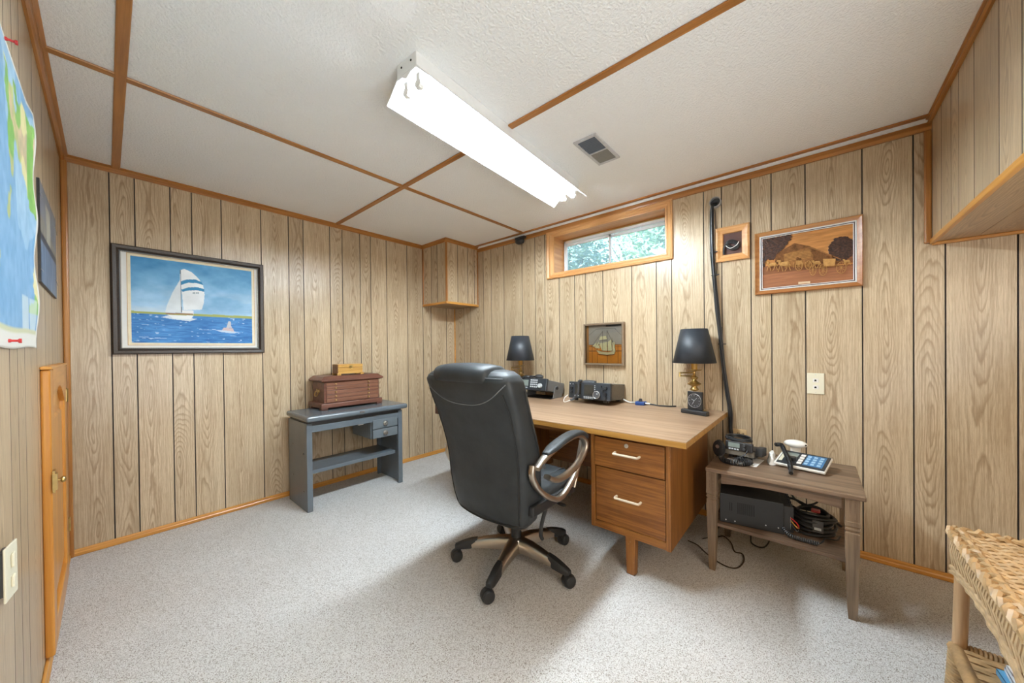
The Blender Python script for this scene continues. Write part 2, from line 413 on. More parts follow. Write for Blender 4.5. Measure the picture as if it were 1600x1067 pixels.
wall_front = struct('wall_front', box(XL - .06, XR + .06, YF - .06, YF - T, 0, ZC + .05), M_GROOVE)
G = .0009
def board(parent, origin, rz, wd, z0, z1, name='panel'):
    """one board of the panelling: local x across, z up, face towards local -y"""
    bm = BM(); h = wd / 2 - G; c = .0013; cw_ = .0020; zs = (0, z1 - z0)      # dark-stained shallow V along both edges
    ring = [(-h, T), (-h, c), (-h + cw_, 0), (h - cw_, 0), (h, c), (h, T)]
    loft(bm, [[(a, b, zz) for a, b in ring] for zz in zs])
    for f_ in bm.faces:
        if len(f_.verts) == 4 and abs(f_.calc_center_median().x) > h - cw_: f_.material_index = 1
    o = link(bpy.data.objects.new(name, mesh(name, bm, [M_PANEL, M_GROOVE]))); o.location = (origin[0], origin[1], z0); o.rotation_euler = (0, 0, rz); o.parent = parent
    return o
gb = [XL, .022, .127, .288, .394, .553, .792, .979, 1.088, 1.3, 1.408, 1.571, 1.676, 1.84, 2.074, 2.265, 2.373, 2.586, XR]
for a, b in zip(gb, gb[1:]): board(wall_back, ((a + b) / 2, YB), 0, b - a, .0, ZC)
gr = [YB, 3.075, 2.966, 2.749, 2.632, 2.447, 2.202, 2.041, 1.927, 1.767, 1.606, 1.497, 1.336, 1.091, .902, .792, .58, .472, .309, .203, .041, -.198, -.384, -.489, -.70, -.86, -1.02, -1.12, -1.28, YF]
for b, a in zip(gr, gr[1:]):
    if b > WY0 - .03 and a < WY1 + .03 and b < WY1 + .2 and a > WY0 - .2 and not (a >= WY1 or b <= WY0):
        board(wall_right, (XR, (a + b) / 2), -PI / 2, b - a, 0, WZ0 - .005)
    else: board(wall_right, (XR, (a + b) / 2), -PI / 2, b - a, 0, ZC)
board(wall_right, (XR, (1.872 + 1.927) / 2), -PI / 2, .055, WZ0 - .003, ZC)
gl_ = [YB, 3.0, 2.89, 2.62, 2.35, 2.073, 1.79, 1.66, 1.537, 1.32, 1.11, .98, .74, .6, .38, .2, .02, -.2, -.4, -.62, -.8, -1.0, -1.2, YF]
for b, a in zip(gl_, gl_[1:]): board(wall_left, (XL, (a + b) / 2), PI / 2, b - a, 0, ZC)
gf = [XL, .05, .2, .45, .6, .8, 1.0, 1.2, 1.45, 1.6, 1.8, 2.05, 2.2, 2.5, XR]
for a, b in zip(gf, gf[1:]): board(wall_front, ((a + b) / 2, YF), PI, b - a, 0, ZC)

# boxed-in corner under the ceiling
SX, SY, SZ = 2.272, 2.835, 1.655
soffit = struct('wall_corner_box', box(SX + T, XR, SY + T, YB, SZ + .004, ZC), M_GROOVE)
for a, b in ((SX, 2.42), (2.42, 2.56), (2.56, 2.66), (2.66, XR)): board(soffit, ((a + b) / 2, SY), 0, b - a, SZ, ZC)
for a, b in ((SY, 2.985), (2.985, 3.085), (3.085, YB)): board(soffit, (SX, (a + b) / 2), -PI / 2, b - a, SZ, ZC)
part('panel', box(SX, XR, SY, YB, SZ - .004, SZ + .004), timber('soffit_underside', (.30, .19, .10), (.42, .28, .16), axis='X', rough=.4, freq=30), soffit)
# bulkhead above the camera's right
BY, BZ = -.444, 1.684
bulk = struct('wall_bulkhead', box(.55, XR, YF, BY - T, BZ + .004, ZC), M_GROOVE)
gk = [XR, 2.689, 2.53, 2.375, 2.269, 2.088, 1.858, 1.695, 1.45, 1.3, 1.1, .9, .72, .55]
for b, a in zip(gk, gk[1:]): board(bulk, ((a + b) / 2, BY), PI, b - a, BZ, ZC)
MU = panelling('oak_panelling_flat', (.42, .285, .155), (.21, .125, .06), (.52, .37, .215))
for b, a in ((BY, -.585), (-.585, -.75), (-.75, -.95), (-.95, -1.2), (-1.2, YF)):      # boards of the underside, laid along X
    bm = BM(); wd = b - a; h = wd / 2 - G
    loft(bm, [[(-h, .006, zz), (-h, 0, zz), (h, 0, zz), (h, .006, zz)] for zz in (0, XR - .55)])
    o = link(bpy.data.objects.new('panel', mesh('panel', bm, MU))); o.parent = bulk
    o.matrix_local = Matrix(((0, 0, 1, .55), (-1, 0, 0, (a + b) / 2), (0, 1, 0, BZ - .002), (0, 0, 0, 1)))

# trims
NTRIM = [0]
def trim(bm, mat, bevel=.003, name='trim'):
    NTRIM[0] += 1
    return struct('%s_%d' % (name, NTRIM[0]), bm, mat, bevel=bevel)
def mould(axis, a0, a1, prof):
    """profile (p, z) extruded along an axis; p is the other horizontal coordinate"""
    bm = BM()
    fn = (lambda p, z, d: (d, p, z)) if axis == 'x' else (lambda p, z, d: (p, d, z))
    return prism(bm, prof, fn, a0, a1)
def crown(w0, s, hgt, out):
    """cove profile from the wall plane w0 out by s*out"""
    return [(w0, ZC), (w0, ZC - hgt), (w0 + s * .008, ZC - hgt), (w0 + s * .014, ZC - hgt * .75), (w0 + s * out * .6, ZC - hgt * .3), (w0 + s * out, ZC - .006), (w0 + s * out, ZC)]
trim(mould('x', XL, SX, crown(YB, -1, .036, .026)), M_TRX, 0)
trim(mould('y', SY, YB, crown(SX, -1, .036, .026)), M_TRY, 0)
trim(mould('x', SX - .026, XR, crown(SY, -1, .036, .026)), M_TRX, 0)
trim(mould('y', BY, SY, [(XR, ZC - .022), (XR, ZC - .060), (XR - .012, ZC - .060), (XR - .016, ZC - .045), (XR - .016, ZC - .022)]), M_TRY, 0)
trim(mould('y', BY, SY, [(XR, ZC), (XR, ZC - .022), (XR - .012, ZC - .022), (XR - .012, ZC)]), M_CEIL, 0)
trim(mould('y', BY, SY, [(2.650, ZC), (2.650, ZC - .008), (2.682, ZC - .008), (2.682, ZC)]), M_TRY, .002)
trim(mould('y', BY, YB, crown(XL, 1, .040, .030)), M_TRY, 0)
trim(mould('x', .55, XR, crown(BY, 1, .028, .020)), M_TRX, 0)
trim(box(XR - .02, XR, BY, BY + .026, BZ - .005, ZC - .06), M_TRZ, .006)                     # upright beside the bulkhead
trim(box(.55, XR, BY - .010, BY + .007, BZ - .010, BZ + .015), M_BSX, .003)                  # bulkhead lower edge
trim(box(XR - .018, XR, YF, BY, BZ - .017, BZ - .001), M_BSY, .004)
for xb in (.051, 1.357): trim(box(xb - .018, xb + .018, YF, YB, ZC - .009, ZC), M_TRY, .004)
trim(box(XL, 2.655, 2.150 - .018, 2.150 + .018, ZC - .0085, ZC), M_TRX, .004)
trim(box(XL, XL + .026, YB - .026, YB, 0, ZC - .03), M_TRZ, .008)
trim(box(XR - .012, XR, YB - .012, YB, 0, SZ), M_BSX, .004)
for bm in (box(SX - .008, SX + .010, SY - .008, SY + .010, SZ, ZC - .03), box(SX - .006, SX, YB - .016, YB, SZ, ZC - .03), box(XR - .016, XR, SY - .006, SY, SZ, ZC - .03)): trim(bm, M_TRZ, .003)
trim(box(SX - .010, XR, SY - .010, SY + .012, SZ - .012, SZ + .012), M_BSX, .004)
trim(box(SX - .010, SX + .012, SY, YB, SZ - .012, SZ + .012), M_BSY, .004)
def base(name, bm, mat): return struct(name, bm, mat, bevel=.004)
bp = lambda w0, s: [(w0, 0), (w0 + s * .014, 0), (w0 + s * .014, .018), (w0 + s * .010, .024), (w0 + s * .009, .036), (w0, .040)]
base('baseboard_back', mould('x', XL, XR, bp(YB, -1)), M_BSX)
base('baseboard_right', mould('y', YF, YB, bp(XR, -1)), M_BSY)
base('baseboard_left', mould('y', YF, YB, bp(XL, 1)), M_BSY)
base('baseboard_front', mould('x', XL, XR, bp(YF, 1)), M_BSX)

# ------------------------------------------------------------------ access door in the left wall
door = empty('door_1', (XL, 2.13, 0)); door['kind'] = 'structure'; door['label'] = 'low varnished pine access door in the left wall'
dx = XL + .024
dm = lambda a: timber('door_pine_' + a, (.50, .20, .03), (.66, .31, .06), axis=a, rough=.3, freq=40)
DZ, DY, DX = dm('Z'), dm('Y'), dm('X')
y0, y1, z0, z1 = 2.135, 2.875, .05, 1.112
part('casing', box(XL, XL + .012, 2.89, 3.21, .04, 1.105), M_TRZ, door, bevel=.004)
for a in ((y0, y0 + .10, z0, z1), (y1 - .10, y1, z0, z1)): part('stile', box(XL, dx, *a), DZ, door, bevel=.007, seg=3)
part('rail', box(XL, dx, y0 + .10, y1 - .10, z0, z0 + .10), DY, door, bevel=.004)
df = BM(); arch = [(y0 + .10, z1), (y1 - .10, z1)] + [(y1 - .10 - (y1 - y0 - .20) * t, z1 - .17 + .09 * math.sin(PI * t)) for t in [i / 12 for i in range(13)]]
prism(df, arch, lambda a, b, d: (d, a, b), XL, dx); part('rail', df, DY, door)
part('recessed_panel', box(XL, XL + .008, y0 + .09, y1 - .09, z0 + .09, z1 - .07), DZ, door)
part('raised_field', box(XL, XL + .017, y0 + .15, y1 - .15, z0 + .15, z1 - .20), DZ, door, bevel=.008, seg=1)
part('top_bead', box(XL, dx + .004, y0 - .006, y1 + .006, z1, z1 + .012), DY, door, bevel=.004)
lt = BM(); bx(lt, dx, dx + .006, 2.137, 2.18, .655, .735); cyl(lt, (dx, 2.16, .695), (dx + .022, 2.16, .695), .005, n=10); ball(lt, (dx + .024, 2.16, .695), .008, .012, .012, 10, 6); bx(lt, dx, dx + .012, 2.130, 2.155, .665, .725)
part('latch', lt, M_BRASS, door, smooth=True, label='brass latch with small knob')
for zz in (.30, .96):
    hb = BM(); bx(hb, XL, dx + .002, 2.872, 2.90, zz - .03, zz + .03); cyl(hb, (dx + .003, 2.885, zz - .035), (dx + .003, 2.885, zz + .035), .004, n=8)
    part('hinge', hb, M_BRASS, door)

# ------------------------------------------------------------------ window
win = empty('window_1', (XR, 1.325, WZ0)); win['kind'] = 'structure'; win['label'] = 'wide low basement window with deep pine jambs'
GX = 2.885
for bm, mt in ((box(XR, GX + .05, WY1, WY1 + .02, WZ0 - .02, WZ1 + .02), M_PNX), (box(XR, GX + .05, WY0 - .02, WY0, WZ0 - .02, WZ1 + .02), M_PNX),
               (box(XR, GX + .05, WY0, WY1, WZ1, WZ1 + .02), M_PNY), (box(XR, GX + .05, WY0, WY1, WZ0 - .02, WZ0), M_PNY)):
    part('jamb', bm, mt, win)
cw = .062
def casing(y0, y1, z0, z1, mat, mitre):
    """a mitred casing strip with a stepped face, on the wall plane"""
    bm = BM(); (a0, b0), (a1, b1), (c1, d1), (c0, d0) = mitre
    def q(t, s): # t across 0 outer..1 inner, s along
        return ((a0 + (c0 - a0) * t) * (1 - s) + (a1 + (c1 - a1) * t) * s, (b0 + (d0 - b0) * t) * (1 - s) + (b1 + (d1 - b1) * t) * s)
    prof = [(0, 0), (0, .018), (.16, .020), (.30, .014), (.55, .016), (.80, .009), (1, .008), (1, 0)]
    loft(bm, [[(XR - h_, *q(t, s)) for t, h_ in prof] for s in (0, 1)])
    part('casing', bm, mat, win)
oy0, oy1, oz0, oz1 = WY0 - cw + .012, WY1 + cw + .012, WZ0 - .045, WZ1 + .045
casing(0, 0, 0, 0, M_PNY, ((oy0, oz0), (oy1, oz0), (WY1 - .004, WZ0 + .006), (WY0 + .004, WZ0 + .006)))
casing(0, 0, 0, 0, M_PNY, ((oy0, oz1), (oy1, oz1), (WY1 - .004, WZ1 - .006), (WY0 + .004, WZ1 - .006)))
casing(0, 0, 0, 0, M_PNZ, ((oy0, oz0), (oy0, oz1), (WY0 + .004, WZ1 - .006), (WY0 + .004, WZ0 + .006)))
casing(0, 0, 0, 0, M_PNZ, ((oy1, oz0), (oy1, oz1), (WY1 - .004, WZ1 - .006), (WY1 - .004, WZ0 + .006)))
bm = BM()
for y0, y1, z0, z1 in ((WY0, WY1, WZ1 - .010, WZ1), (WY1 - .006, WY1, WZ0, WZ1)): bx(bm, GX - .016, GX - .008, y0, y1, z0, z1)
part('stop_bead', bm, M_TRY, win)
bm = BM(); t_ = .022
for y0, y1, z0, z1 in ((WY0, WY1, WZ0, WZ0 + .012), (WY0, WY1, WZ1 - t_ - .014, WZ1 - .014), (WY0, WY0 + .014, WZ0, WZ1), (WY1 - t_, WY1, WZ0, WZ1 - .014)): bx(bm, GX - .006, GX + .03, y0, y1, z0, z1)
part('window_frame', bm, M_VINYL, win, bevel=.002)
def sash(y0, y1, x):
    s = BM(); b_ = .017
    for a in ((y0, y1, WZ0 + .010, WZ0 + .010 + b_), (y0, y1, WZ1 - .046 - b_, WZ1 - .040), (y0, y0 + b_, WZ0 + .01, WZ1 - .040), (y1 - b_, y1, WZ0 + .01, WZ1 - .040)): bx(s, x, x + .014, *a)
    so_ = part('sash', s, M_VINYL, win, bevel=.002)
    part('pane', box(x + .005, x + .008, y0 + b_ - .003, y1 - b_ + .003, WZ0 + .01, WZ1 - .045), M_GLASS, so_)
sash(1.345, WY1 - .018, GX + .002); sash(WY0 + .012, 1.37, GX + .018)

# outdoors: ground at grade, bushes
k = NT('lawn'); v = k.obj(); k.l(k.ramp(k.noise(v, 14, 4), [(.3, (.07, .13, .04)), (.7, (.20, .27, .10))]), k.b.inputs['Base Color']); M_LAWN = k.done(.9, .1)
struct('ground', box(XR + .30, 14, -6, 12, 1.60, 1.72), M_LAWN)
struct('wall_outside', box(XR + .065, XR + .20, YF, WY0 - .02, 0, 3.6), plain('outer_block', (.45, .44, .42), .9))
struct('wall_outside_2', box(XR + .065, XR + .20, WY1 + .02, YB + .1, 0, 3.6), plain('outer_block_2', (.45, .44, .42), .9))
struct('wall_outside_3', box(XR + .065, XR + .20, WY0 - .02, WY1 + .02, 0, WZ0 - .02), plain('outer_block_3', (.45, .44, .42), .9))
struct('wall_outside_4', box(XR + .065, XR + .20, WY0 - .02, WY1 + .02, WZ1 + .02, 3.6), plain('outer_block_4', (.45, .44, .42), .9))
LEAF = [((.30, .50, .30), (.50, .66, .44)), ((.50, .44, .28), (.72, .60, .42)), ((.30, .46, .36), (.48, .60, .50))]
for i, (x, y, rx, rz, n, c, lab) in enumerate(((5.6, 4.65, .95, .9, 4200, 1, 'yellowing round garden bush outside the left window pane'), (5.0, 3.02, .62, .8, 3400, 2, 'dark green garden bush outside behind the window mullion'),
                                              (5.3, 1.35, .95, 1.3, 7000, 0, 'leafy mid green garden bush filling the right window pane'), (8.4, 3.2, 1.6, 1.9, 7000, 0, 'tall pale green bush farthest out beyond the window'))):
    b = thing('garden_bush', lab, 'bush', (x, y, 1.72), 0)
    st = BM()
    for q in range(7):
        an = q * .9; tube(st, cr([(x, y, 1.70), (x + .15 * rx * math.cos(an), y + .15 * rx * math.sin(an), 1.72 + rz * .6), (x + .5 * rx * math.cos(an), y + .5 * rx * math.sin(an), 1.72 + rz * 1.2)], 3), .014, 5)
    part('stem', st, plain('bark_%d' % i, (.12, .085, .06), .8), b)
    vs, fs = [], []
    for q in range(n):
        d = Vector((random.gauss(0, 1), random.gauss(0, 1), random.gauss(0, 1))).normalized() * (random.random() ** .4)
        p = Vector((x + d.x * rx, y + d.y * rx, 1.72 + rz * .95 + d.z * rz)); a = Vector((random.gauss(0, 1), random.gauss(0, 1), random.gauss(0, .6))).normalized(); e = a.orthogonal().normalized()
        s_ = random.uniform(.035, .07); j = len(vs); vs += [p - a * s_, p + e * s_ * .5 + a * s_ * .1, p + a * s_, p - e * s_ * .5 + a * s_ * .1]; fs.append((j, j + 1, j + 2, j + 3))
    me = bpy.data.meshes.new('foliage'); me.from_pydata([tuple(q - Vector((x, y, 1.72))) for q in vs], [], fs)
    lm = NT('leaf_%d' % i); lm.l(lm.ramp(lm.noise(lm.obj(), 7, 3), [(.35, LEAF[c][0]), (.65, LEAF[c][1])]), lm.b.inputs['Base Color']); me.materials.append(lm.done(.6, .2))
    o = link(bpy.data.objects.new('foliage', me)); o.parent = b; o['kind'] = 'stuff'

# ------------------------------------------------------------------ ceiling fixture
FC = Vector((1.4425, 1.236, ZC)); FA = math.atan2(.075, 1.335); L2 = .668
fx = thing('fluorescent_light', 'white two tube fluorescent ceiling light with flared reflector, lit', 'ceiling light', FC, FA)
bm = BM(); pr_ = [(-.062, 0), (-.062, -.055), (.062, -.055), (.062, 0)]
prism(bm, pr_, lambda a, b, d: (d, a, b), -L2, L2); part('housing', bm, M_WHITE, fx, local=True, bevel=.003)
bm = BM(); rp = [(-.136, -.128), (-.132, -.128), (-.060, -.062), (-.028, -.062), (0, -.078), (.028, -.062), (.060, -.062), (.132, -.128), (.136, -.128), (.064, -.055), (-.064, -.055)]
prism(bm, rp, lambda a, b, d: (d, a, b), -L2, L2); part('reflector', bm, M_REFL, fx, local=True)
for s_ in (-1, 1):
    bm = BM(); cyl(bm, (-L2 + .045, s_ * .038, -.100), (L2 - .045, s_ * .038, -.100), .017, n=14); part('tube', bm, M_TUBE, fx, local=True, smooth=True, label='glowing fluorescent tube')
    for e in (-1, 1):
        bm = BM(); xx = e * (L2 - .03)
        bx(bm, xx - .006, xx + .006, s_ * .038 - .010, s_ * .038 + .010, -.118, -.055)
        cyl(bm, (xx - e * .014, s_ * .038, -.1), (xx + e * .008, s_ * .038, -.1), .0175, n=12); part('lamp_holder', bm, M_WPLAS, fx, local=True)
for yy in (-.03, .03):
    bm = BM(); cyl(bm, (-L2 - .002, yy, -.022), (-L2 + .002, yy, -.022), .004, n=8); part('screw', bm, M_HOLE, fx, local=True)

# ceiling register
vx0, vx1, vy0, vy1 = 1.694, 2.001, .868, 1.004
vt = thing('ceiling_vent', 'small silver louvred air register on the ceiling beside the light', 'vent', ((vx0 + vx1) / 2, (vy0 + vy1) / 2, ZC))
bm = BM(); b_ = .016
for a in ((vx0, vx1, vy0, vy0 + b_), (vx0, vx1, vy1 - b_, vy1), (vx0, vx0 + b_, vy0 + b_, vy1 - b_), (vx1 - b_, vx1, vy0 + b_, vy1 - b_)): bx(bm, *a, ZC - .010, ZC)
part('frame', bm, M_DUCT, vt, bevel=.002)
part('duct_back', box(vx0 + b_, vx1 - b_, vy0 + b_, vy1 - b_, ZC - .002, ZC), M_HOLE, vt)
for i in range(10):
    x = vx0 + b_ + .008 + i * .0145; bm = BM(); prism(bm, [(x, ZC - .002), (x + .002, ZC - .002), (x + .009, ZC - .009), (x + .007, ZC - .009)], lambda a, b, d: (a, d, b), vy0 + b_, vy1 - b_); part('slat', bm, M_SLAT, vt)
part('damper_flap', box(vx0 + .165, vx1 - b_, vy0 + b_, vy1 - b_, ZC - .006, ZC - .003), M_FLAP, vt)
bm = BM(); bx(bm, vx0 + .158, vx0 + .166, vy0 + b_, vy1 - b_, ZC - .010, ZC - .002); part('divider', bm, M_DUCT, vt)

# black sensor at the top of the right wall
sn = thing('motion_sensor', 'small black sensor fixed under the ceiling trim left of the window', 'sensor', (XR - .02, 2.19, ZC - .06))
bm = BM(); bx(bm, XR - .05, XR - .016, 2.13, 2.25, ZC - .055, ZC - .030); part('bracket', bm, M_BLACK, sn, bevel=.004)
bm = BM(); ball(bm, (XR - .045, 2.19, ZC - .075), .035, .055, .030, 14, 8); part('lens_body', bm, M_BLACK, sn, smooth=True)

# ------------------------------------------------------------------ frames on the walls
def frame_prof(parent, fn, w_, h_, prof, mat, name='frame'):
    """mitred picture frame; fn(a, b, d): a across, b up, d out of the wall; prof = [(inset, depth)...] from outer back round to inner back"""
    bm = BM(); cs = ((-1, -1), (1, -1), (1, 1), (-1, 1)); rings = []
    for sx, sy in cs: rings.append([Vector(fn(sx * (w_ / 2 - i), sy * (h_ / 2 - i), d)) for i, d in prof])
    loft(bm, rings, False, True)
    return part(name, bm, mat, parent)
# the sailing picture
pw, ph = .775, .675
pc = Vector((.411, YB, 1.500))
pf = lambda a, b, d: (pc.x + a, YB - d, pc.z + b)
pic = thing('framed_painting', 'large framed sailboat painting in dark frame with white mat on back wall', 'painting', (pc.x, YB, pc.z))
frame_prof(pic, pf, pw, ph, [(0, 0), (0, .026), (.006, .032), (.022, .030), (.030, .022), (.034, .018), (.034, 0)], M_DARKWOOD)
frame_prof(pic, pf, pw - .066, ph - .066, [(0, 0), (0, .020), (.008, .018), (.008, 0)], M_BLACK, 'inner_frame')
bd = BM()
for sgn, n_, vert in ((1, 88, 0), (-1, 88, 0), (1, 76, 1), (-1, 76, 1)):
    hw, hh = (pw - .080) / 2, (ph - .080) / 2
    for i in range(n_):
        t = -1 + 2 * (i + .5) / n_; a, b = (t * hw, sgn * hh) if not vert else (sgn * hw, t * hh)
        x, y, z = pf(a, b, .017); s_ = .0022; bx(bd, x - s_, x + s_, y - s_, y + s_, z - s_, z + s_)
part('bead_trim', bd, M_GOLDLEAF, pic)
part('mat_board', box(pc.x - pw / 2 + .036, pc.x + pw / 2 - .036, YB - .009, YB - .004, pc.z - ph / 2 + .036, pc.z + ph / 2 - .036), M_MATB, pic)
aw, ah = .625, .548; ac = Vector((.415, 0, 1.5075))
frame_prof(pic, lambda a, b, d: (ac.x + a, YB - d, ac.z + b), aw + .030, ah + .030, [(0, .008), (0, .0105), (.003, .0105), (.003, .008)], plain('fillet_tan', (.55, .36, .18), .6), 'gold_fillet')
frame_prof(pic, lambda a, b, d: (ac.x + a, YB - d, ac.z + b), aw + .024, ah + .024, [(0, .008), (0, .0098), (.014, .0098), (.014, .008)], plain('fillet_cream', (.74, .66, .48), .7), 'cream_fillet')
def cvp(px, py):
    s_ = (px - 262) / 976.; u = s_ / (s_ + 1.233 * (1 - s_)); top = 212 + (345 - 212) * s_; bot = 888 + 5 * s_
    return (u, (py - top) / (bot - top))
def sail_col(u, v):
    n1 = fbm(u * 7, v * 9, 3); n2 = fbm(u * 5, v * 22, 9); c = np.zeros(u.shape + (3,))
    sk = np.stack([76 + 100 * v * 1.3, 142 + 62 * v * 1.3, 188 + 40 * v * 1.3], -1) + ((n1 - .48) * 70)[..., None] * np.array([1, .8, .6])
    cl = np.clip((fbm(u * 3.2, v * 8, 21) - .50) * 4.5, 0, 1) * np.clip((v - .22) * 3, 0, 1); sk = sk * (1 - cl[..., None] * .55) + np.array([208, 214, 216]) * cl[..., None] * .55
    c[:] = sk
    hz = .652; land = (v > hz - .018 - .012 * vn(u * 9, u * 0, 5)) & (v <= hz + .012); c[land] = np.array([158, 164, 92])
    c[land & (v > hz + .004)] = np.array([110, 128, 70])
    sea = v > hz + .008; d = (v - hz) / (1 - hz); wv = fbm(u * 16 + n2 * 2, v * 85, 13); sc_ = np.stack([40 + 50 * wv, 95 + 62 * wv, 160 + 52 * wv], -1) + ((fbm(u * 4, v * 14, 40) - .5) * 50)[..., None]; c[sea] = sc_[sea]
    foam = sea & (fbm(u * 22, v * 70, 31) > .70); c[foam] = np.array([170, 195, 220])
    def pg(pts, col, jit=0):
        m_ = inpoly(u, v, [cvp(*p) for p in pts]); cc = np.array(col, float) + ((n1 - .45) * jit)[..., None]
        c[m_] = np.broadcast_to(cc, c.shape)[m_]
    wake = inpoly(u, v, [cvp(*p) for p in ((505, 690), (560, 678), (800, 705), (740, 722), (600, 706))]); c[wake] = np.array([205, 215, 225])
    pg([(668, 402), (672, 655), (540, 655), (560, 590), (610, 490)], (205, 212, 216), 40)
    pg([(668, 332), (700, 322), (760, 348), (815, 398), (850, 450), (861, 520), (852, 590), (836, 634), (690, 638), (684, 560), (676, 480), (664, 400)], (218, 222, 224), 40)
    pg([(668, 418), (720, 403), (790, 404), (838, 425), (852, 447), (800, 432), (730, 428), (672, 446)], (50, 128, 172))
    pg([(676, 480), (730, 464), (800, 462), (860, 478), (860, 499), (800, 486), (730, 488), (682, 498)], (50, 128, 172))
    for xx in (764, 778, 792, 806): pg([(xx, 500), (xx + 8, 500), (xx + 8, 513), (xx, 513)], (120, 140, 150))
    pg([(768, 640), (770, 672), (676, 660), (676, 640)], (225, 228, 230))
    pg([(543, 655), (765, 664), (765, 674), (548, 668)], (150, 120, 90))
    pg([(560, 672), (770, 680), (745, 708), (610, 702)], (228, 232, 234))
    pg([(667, 330), (672, 330), (676, 655), (670, 655)], (90, 105, 115))
    pg([(1047, 724), (1066, 726), (1070, 768), (1080, 772), (1030, 774)], (190, 190, 195)); pg([(1010, 772), (1082, 776), (1092, 802), (990, 796)], (200, 178, 178)); pg([(940, 790), (1000, 792), (1130, 806), (1090, 816), (990, 806)], (190, 205, 220))
    return c
canvas('painted_canvas', 250, 210, lambda u, v: (ac.x + (u - .5) * aw, YB - .0096 + 0 * u, ac.z - (v - .5) * ah), sail_col, M_PAINT, pic)

# carved wood relief of a farm scene
cwid, chgt = .487, .388; cc = Vector((XR, .043, 1.690))
cf = lambda a, b, d: (XR - d, cc.y - a, cc.z + b)              # a to the right as seen
crv = thing('carved_relief', 'framed carved wood farm scene with barn and horse wagons on right wall', 'wall art', (XR, cc.y, cc.z))
frame_prof(crv, cf, cwid, chgt, [(0, 0), (0, .020), (.004, .024), (.014, .018), (.024, .014), (.024, 0)], timber('carved_frame', (.28, .105, .03), (.42, .19, .06), axis='Y', rough=.3, freq=30))
frame_prof(crv, cf, cwid - .050, chgt - .050, [(0, 0), (0, .015), (.003, .016), (.006, .013), (.006, 0)], M_MATB, 'white_fillet')
frame_prof(crv, cf, cwid - .064, chgt - .064, [(0, 0), (0, .012), (.004, .012), (.004, 0)], plain('fillet_dark', (.06, .03, .03), .5), 'dark_fillet')
frame_prof(crv, cf, cwid - .072, chgt - .072, [(0, 0), (0, .013), (.003, .013), (.003, 0)], M_MATB, 'white_fillet')
rw, rh = cwid - .078, chgt - .078
def rpt(px, py):   # picture coordinates as seen in the crop (190..1178 x, left edge 330..865, right edge 178..790)
    s_ = (px - 195) / 980.; top = 332 - 155 * s_; bot = 868 - 78 * s_; h0, h1 = 536., 613.
    u = s_ / (s_ + (h0 / h1) * (1 - s_)); return ((u - .5) * rw, (.5 - (py - top) / (bot - top)) * rh)
LT_ = [(.0, .0), (.36, .0), (.345, .10), (.29, .20), (.235, .30), (.17, .37), (.145, .43), (.06, .42), (.02, .56), (0, .58)]
def rel_tree(u, v):
    uu = u + .02 * (vn(u * 40, v * 40, 61) - .5); vv = v + .05 * (vn(u * 36, v * 36, 62) - .5)
    b = (((uu - .885) / .135) ** 2 + ((vv - .42) / .225) ** 2) < 1
    return inpoly(uu, vv, LT_) | b
def rel_pos(u, v):
    h_ = .004 + .0015 * fbm(u * 30, v * 8, 4); tr_ = rel_tree(u, v); h_ = h_ + np.where(tr_, .003 + .0035 * vn(u * 75, v * 75, 8), 0); h_ = h_ + np.where(v > .75, .0015, 0)
    return (XR - h_, cc.y - (u - .5) * rw, cc.z - (v - .5) * rh)
def rel_col(u, v):
    g_ = fbm(u * 6, v * 60, 2); c = np.stack([138 + 74 * g_, 92 + 54 * g_, 46 + 36 * g_], -1)
    gd = v > .545 + .02 * np.sin(u * 9); c[gd] = (np.stack([104 + 34 * g_, 64 + 22 * g_, 36 + 14 * g_], -1))[gd]; gd = v > .72; c[gd] = (np.stack([122 + 40 * g_, 78 + 26 * g_, 50 + 18 * g_], -1))[gd]
    tr_ = rel_tree(u, v); c[tr_] = (np.stack([38 + 46 * vn(u * 75, v * 75, 8), 25 + 28 * vn(u * 75, v * 75, 8), 22 + 14 * vn(u * 75, v * 75, 8)], -1))[tr_]
    c[(v > .69) & (v < .71) & (u > .82)] = (190, 130, 70)
    return c
canvas('relief_background', 150, 110, rel_pos, rel_col, M_PAINT, crv)
WB_ = plain('carved_brown', (.25, .115, .04), .85, spec=.1, var=.25, scale=60); WBD = plain('carved_brown_dark', (.15, .065, .025), .85, spec=.1, var=.4, scale=60); WBL = plain('carved_tan', (.42, .225, .075), .8, spec=.15, var=.2, scale=60)
def cprism(pts, d0, d1, mat, name):
    bm = BM(); prism(bm, [rpt(*p) for p in pts], lambda a, b, d: cf(a, b, d), d0, d1); return part(name, bm, mat, crv)
barn = cprism([(330, 505), (540, 380), (700, 415), (725, 425), (1040, 565), (1040, 600), (330, 600)], .004, .008, WBD, 'barn')
cprism([(725, 425), (1045, 562), (1045, 572), (720, 440), (440, 505), (435, 495)], .008, .011, WB_, 'barn_roof_edge')
cprism([(420, 500), (700, 450), (745, 520), (735, 640), (430, 640)], .007, .010, WB_, 'barn_front')
bm = BM()
for i in range(6):
    q0 = rpt(430, 505 + i * 14); q1 = rpt(720, 450 + i * 17); tube(bm, [cf(*q0, .011), cf(*q1, .011)], .0012, 5)
for i in range(7):
    q0 = rpt(440 + i * 44, 590); q1 = rpt(440 + i * 44, 650); tube(bm, [cf(*q0, .011), cf(*q1, .011)], .0014, 5)
part('barn_boards', bm, WBL, crv)
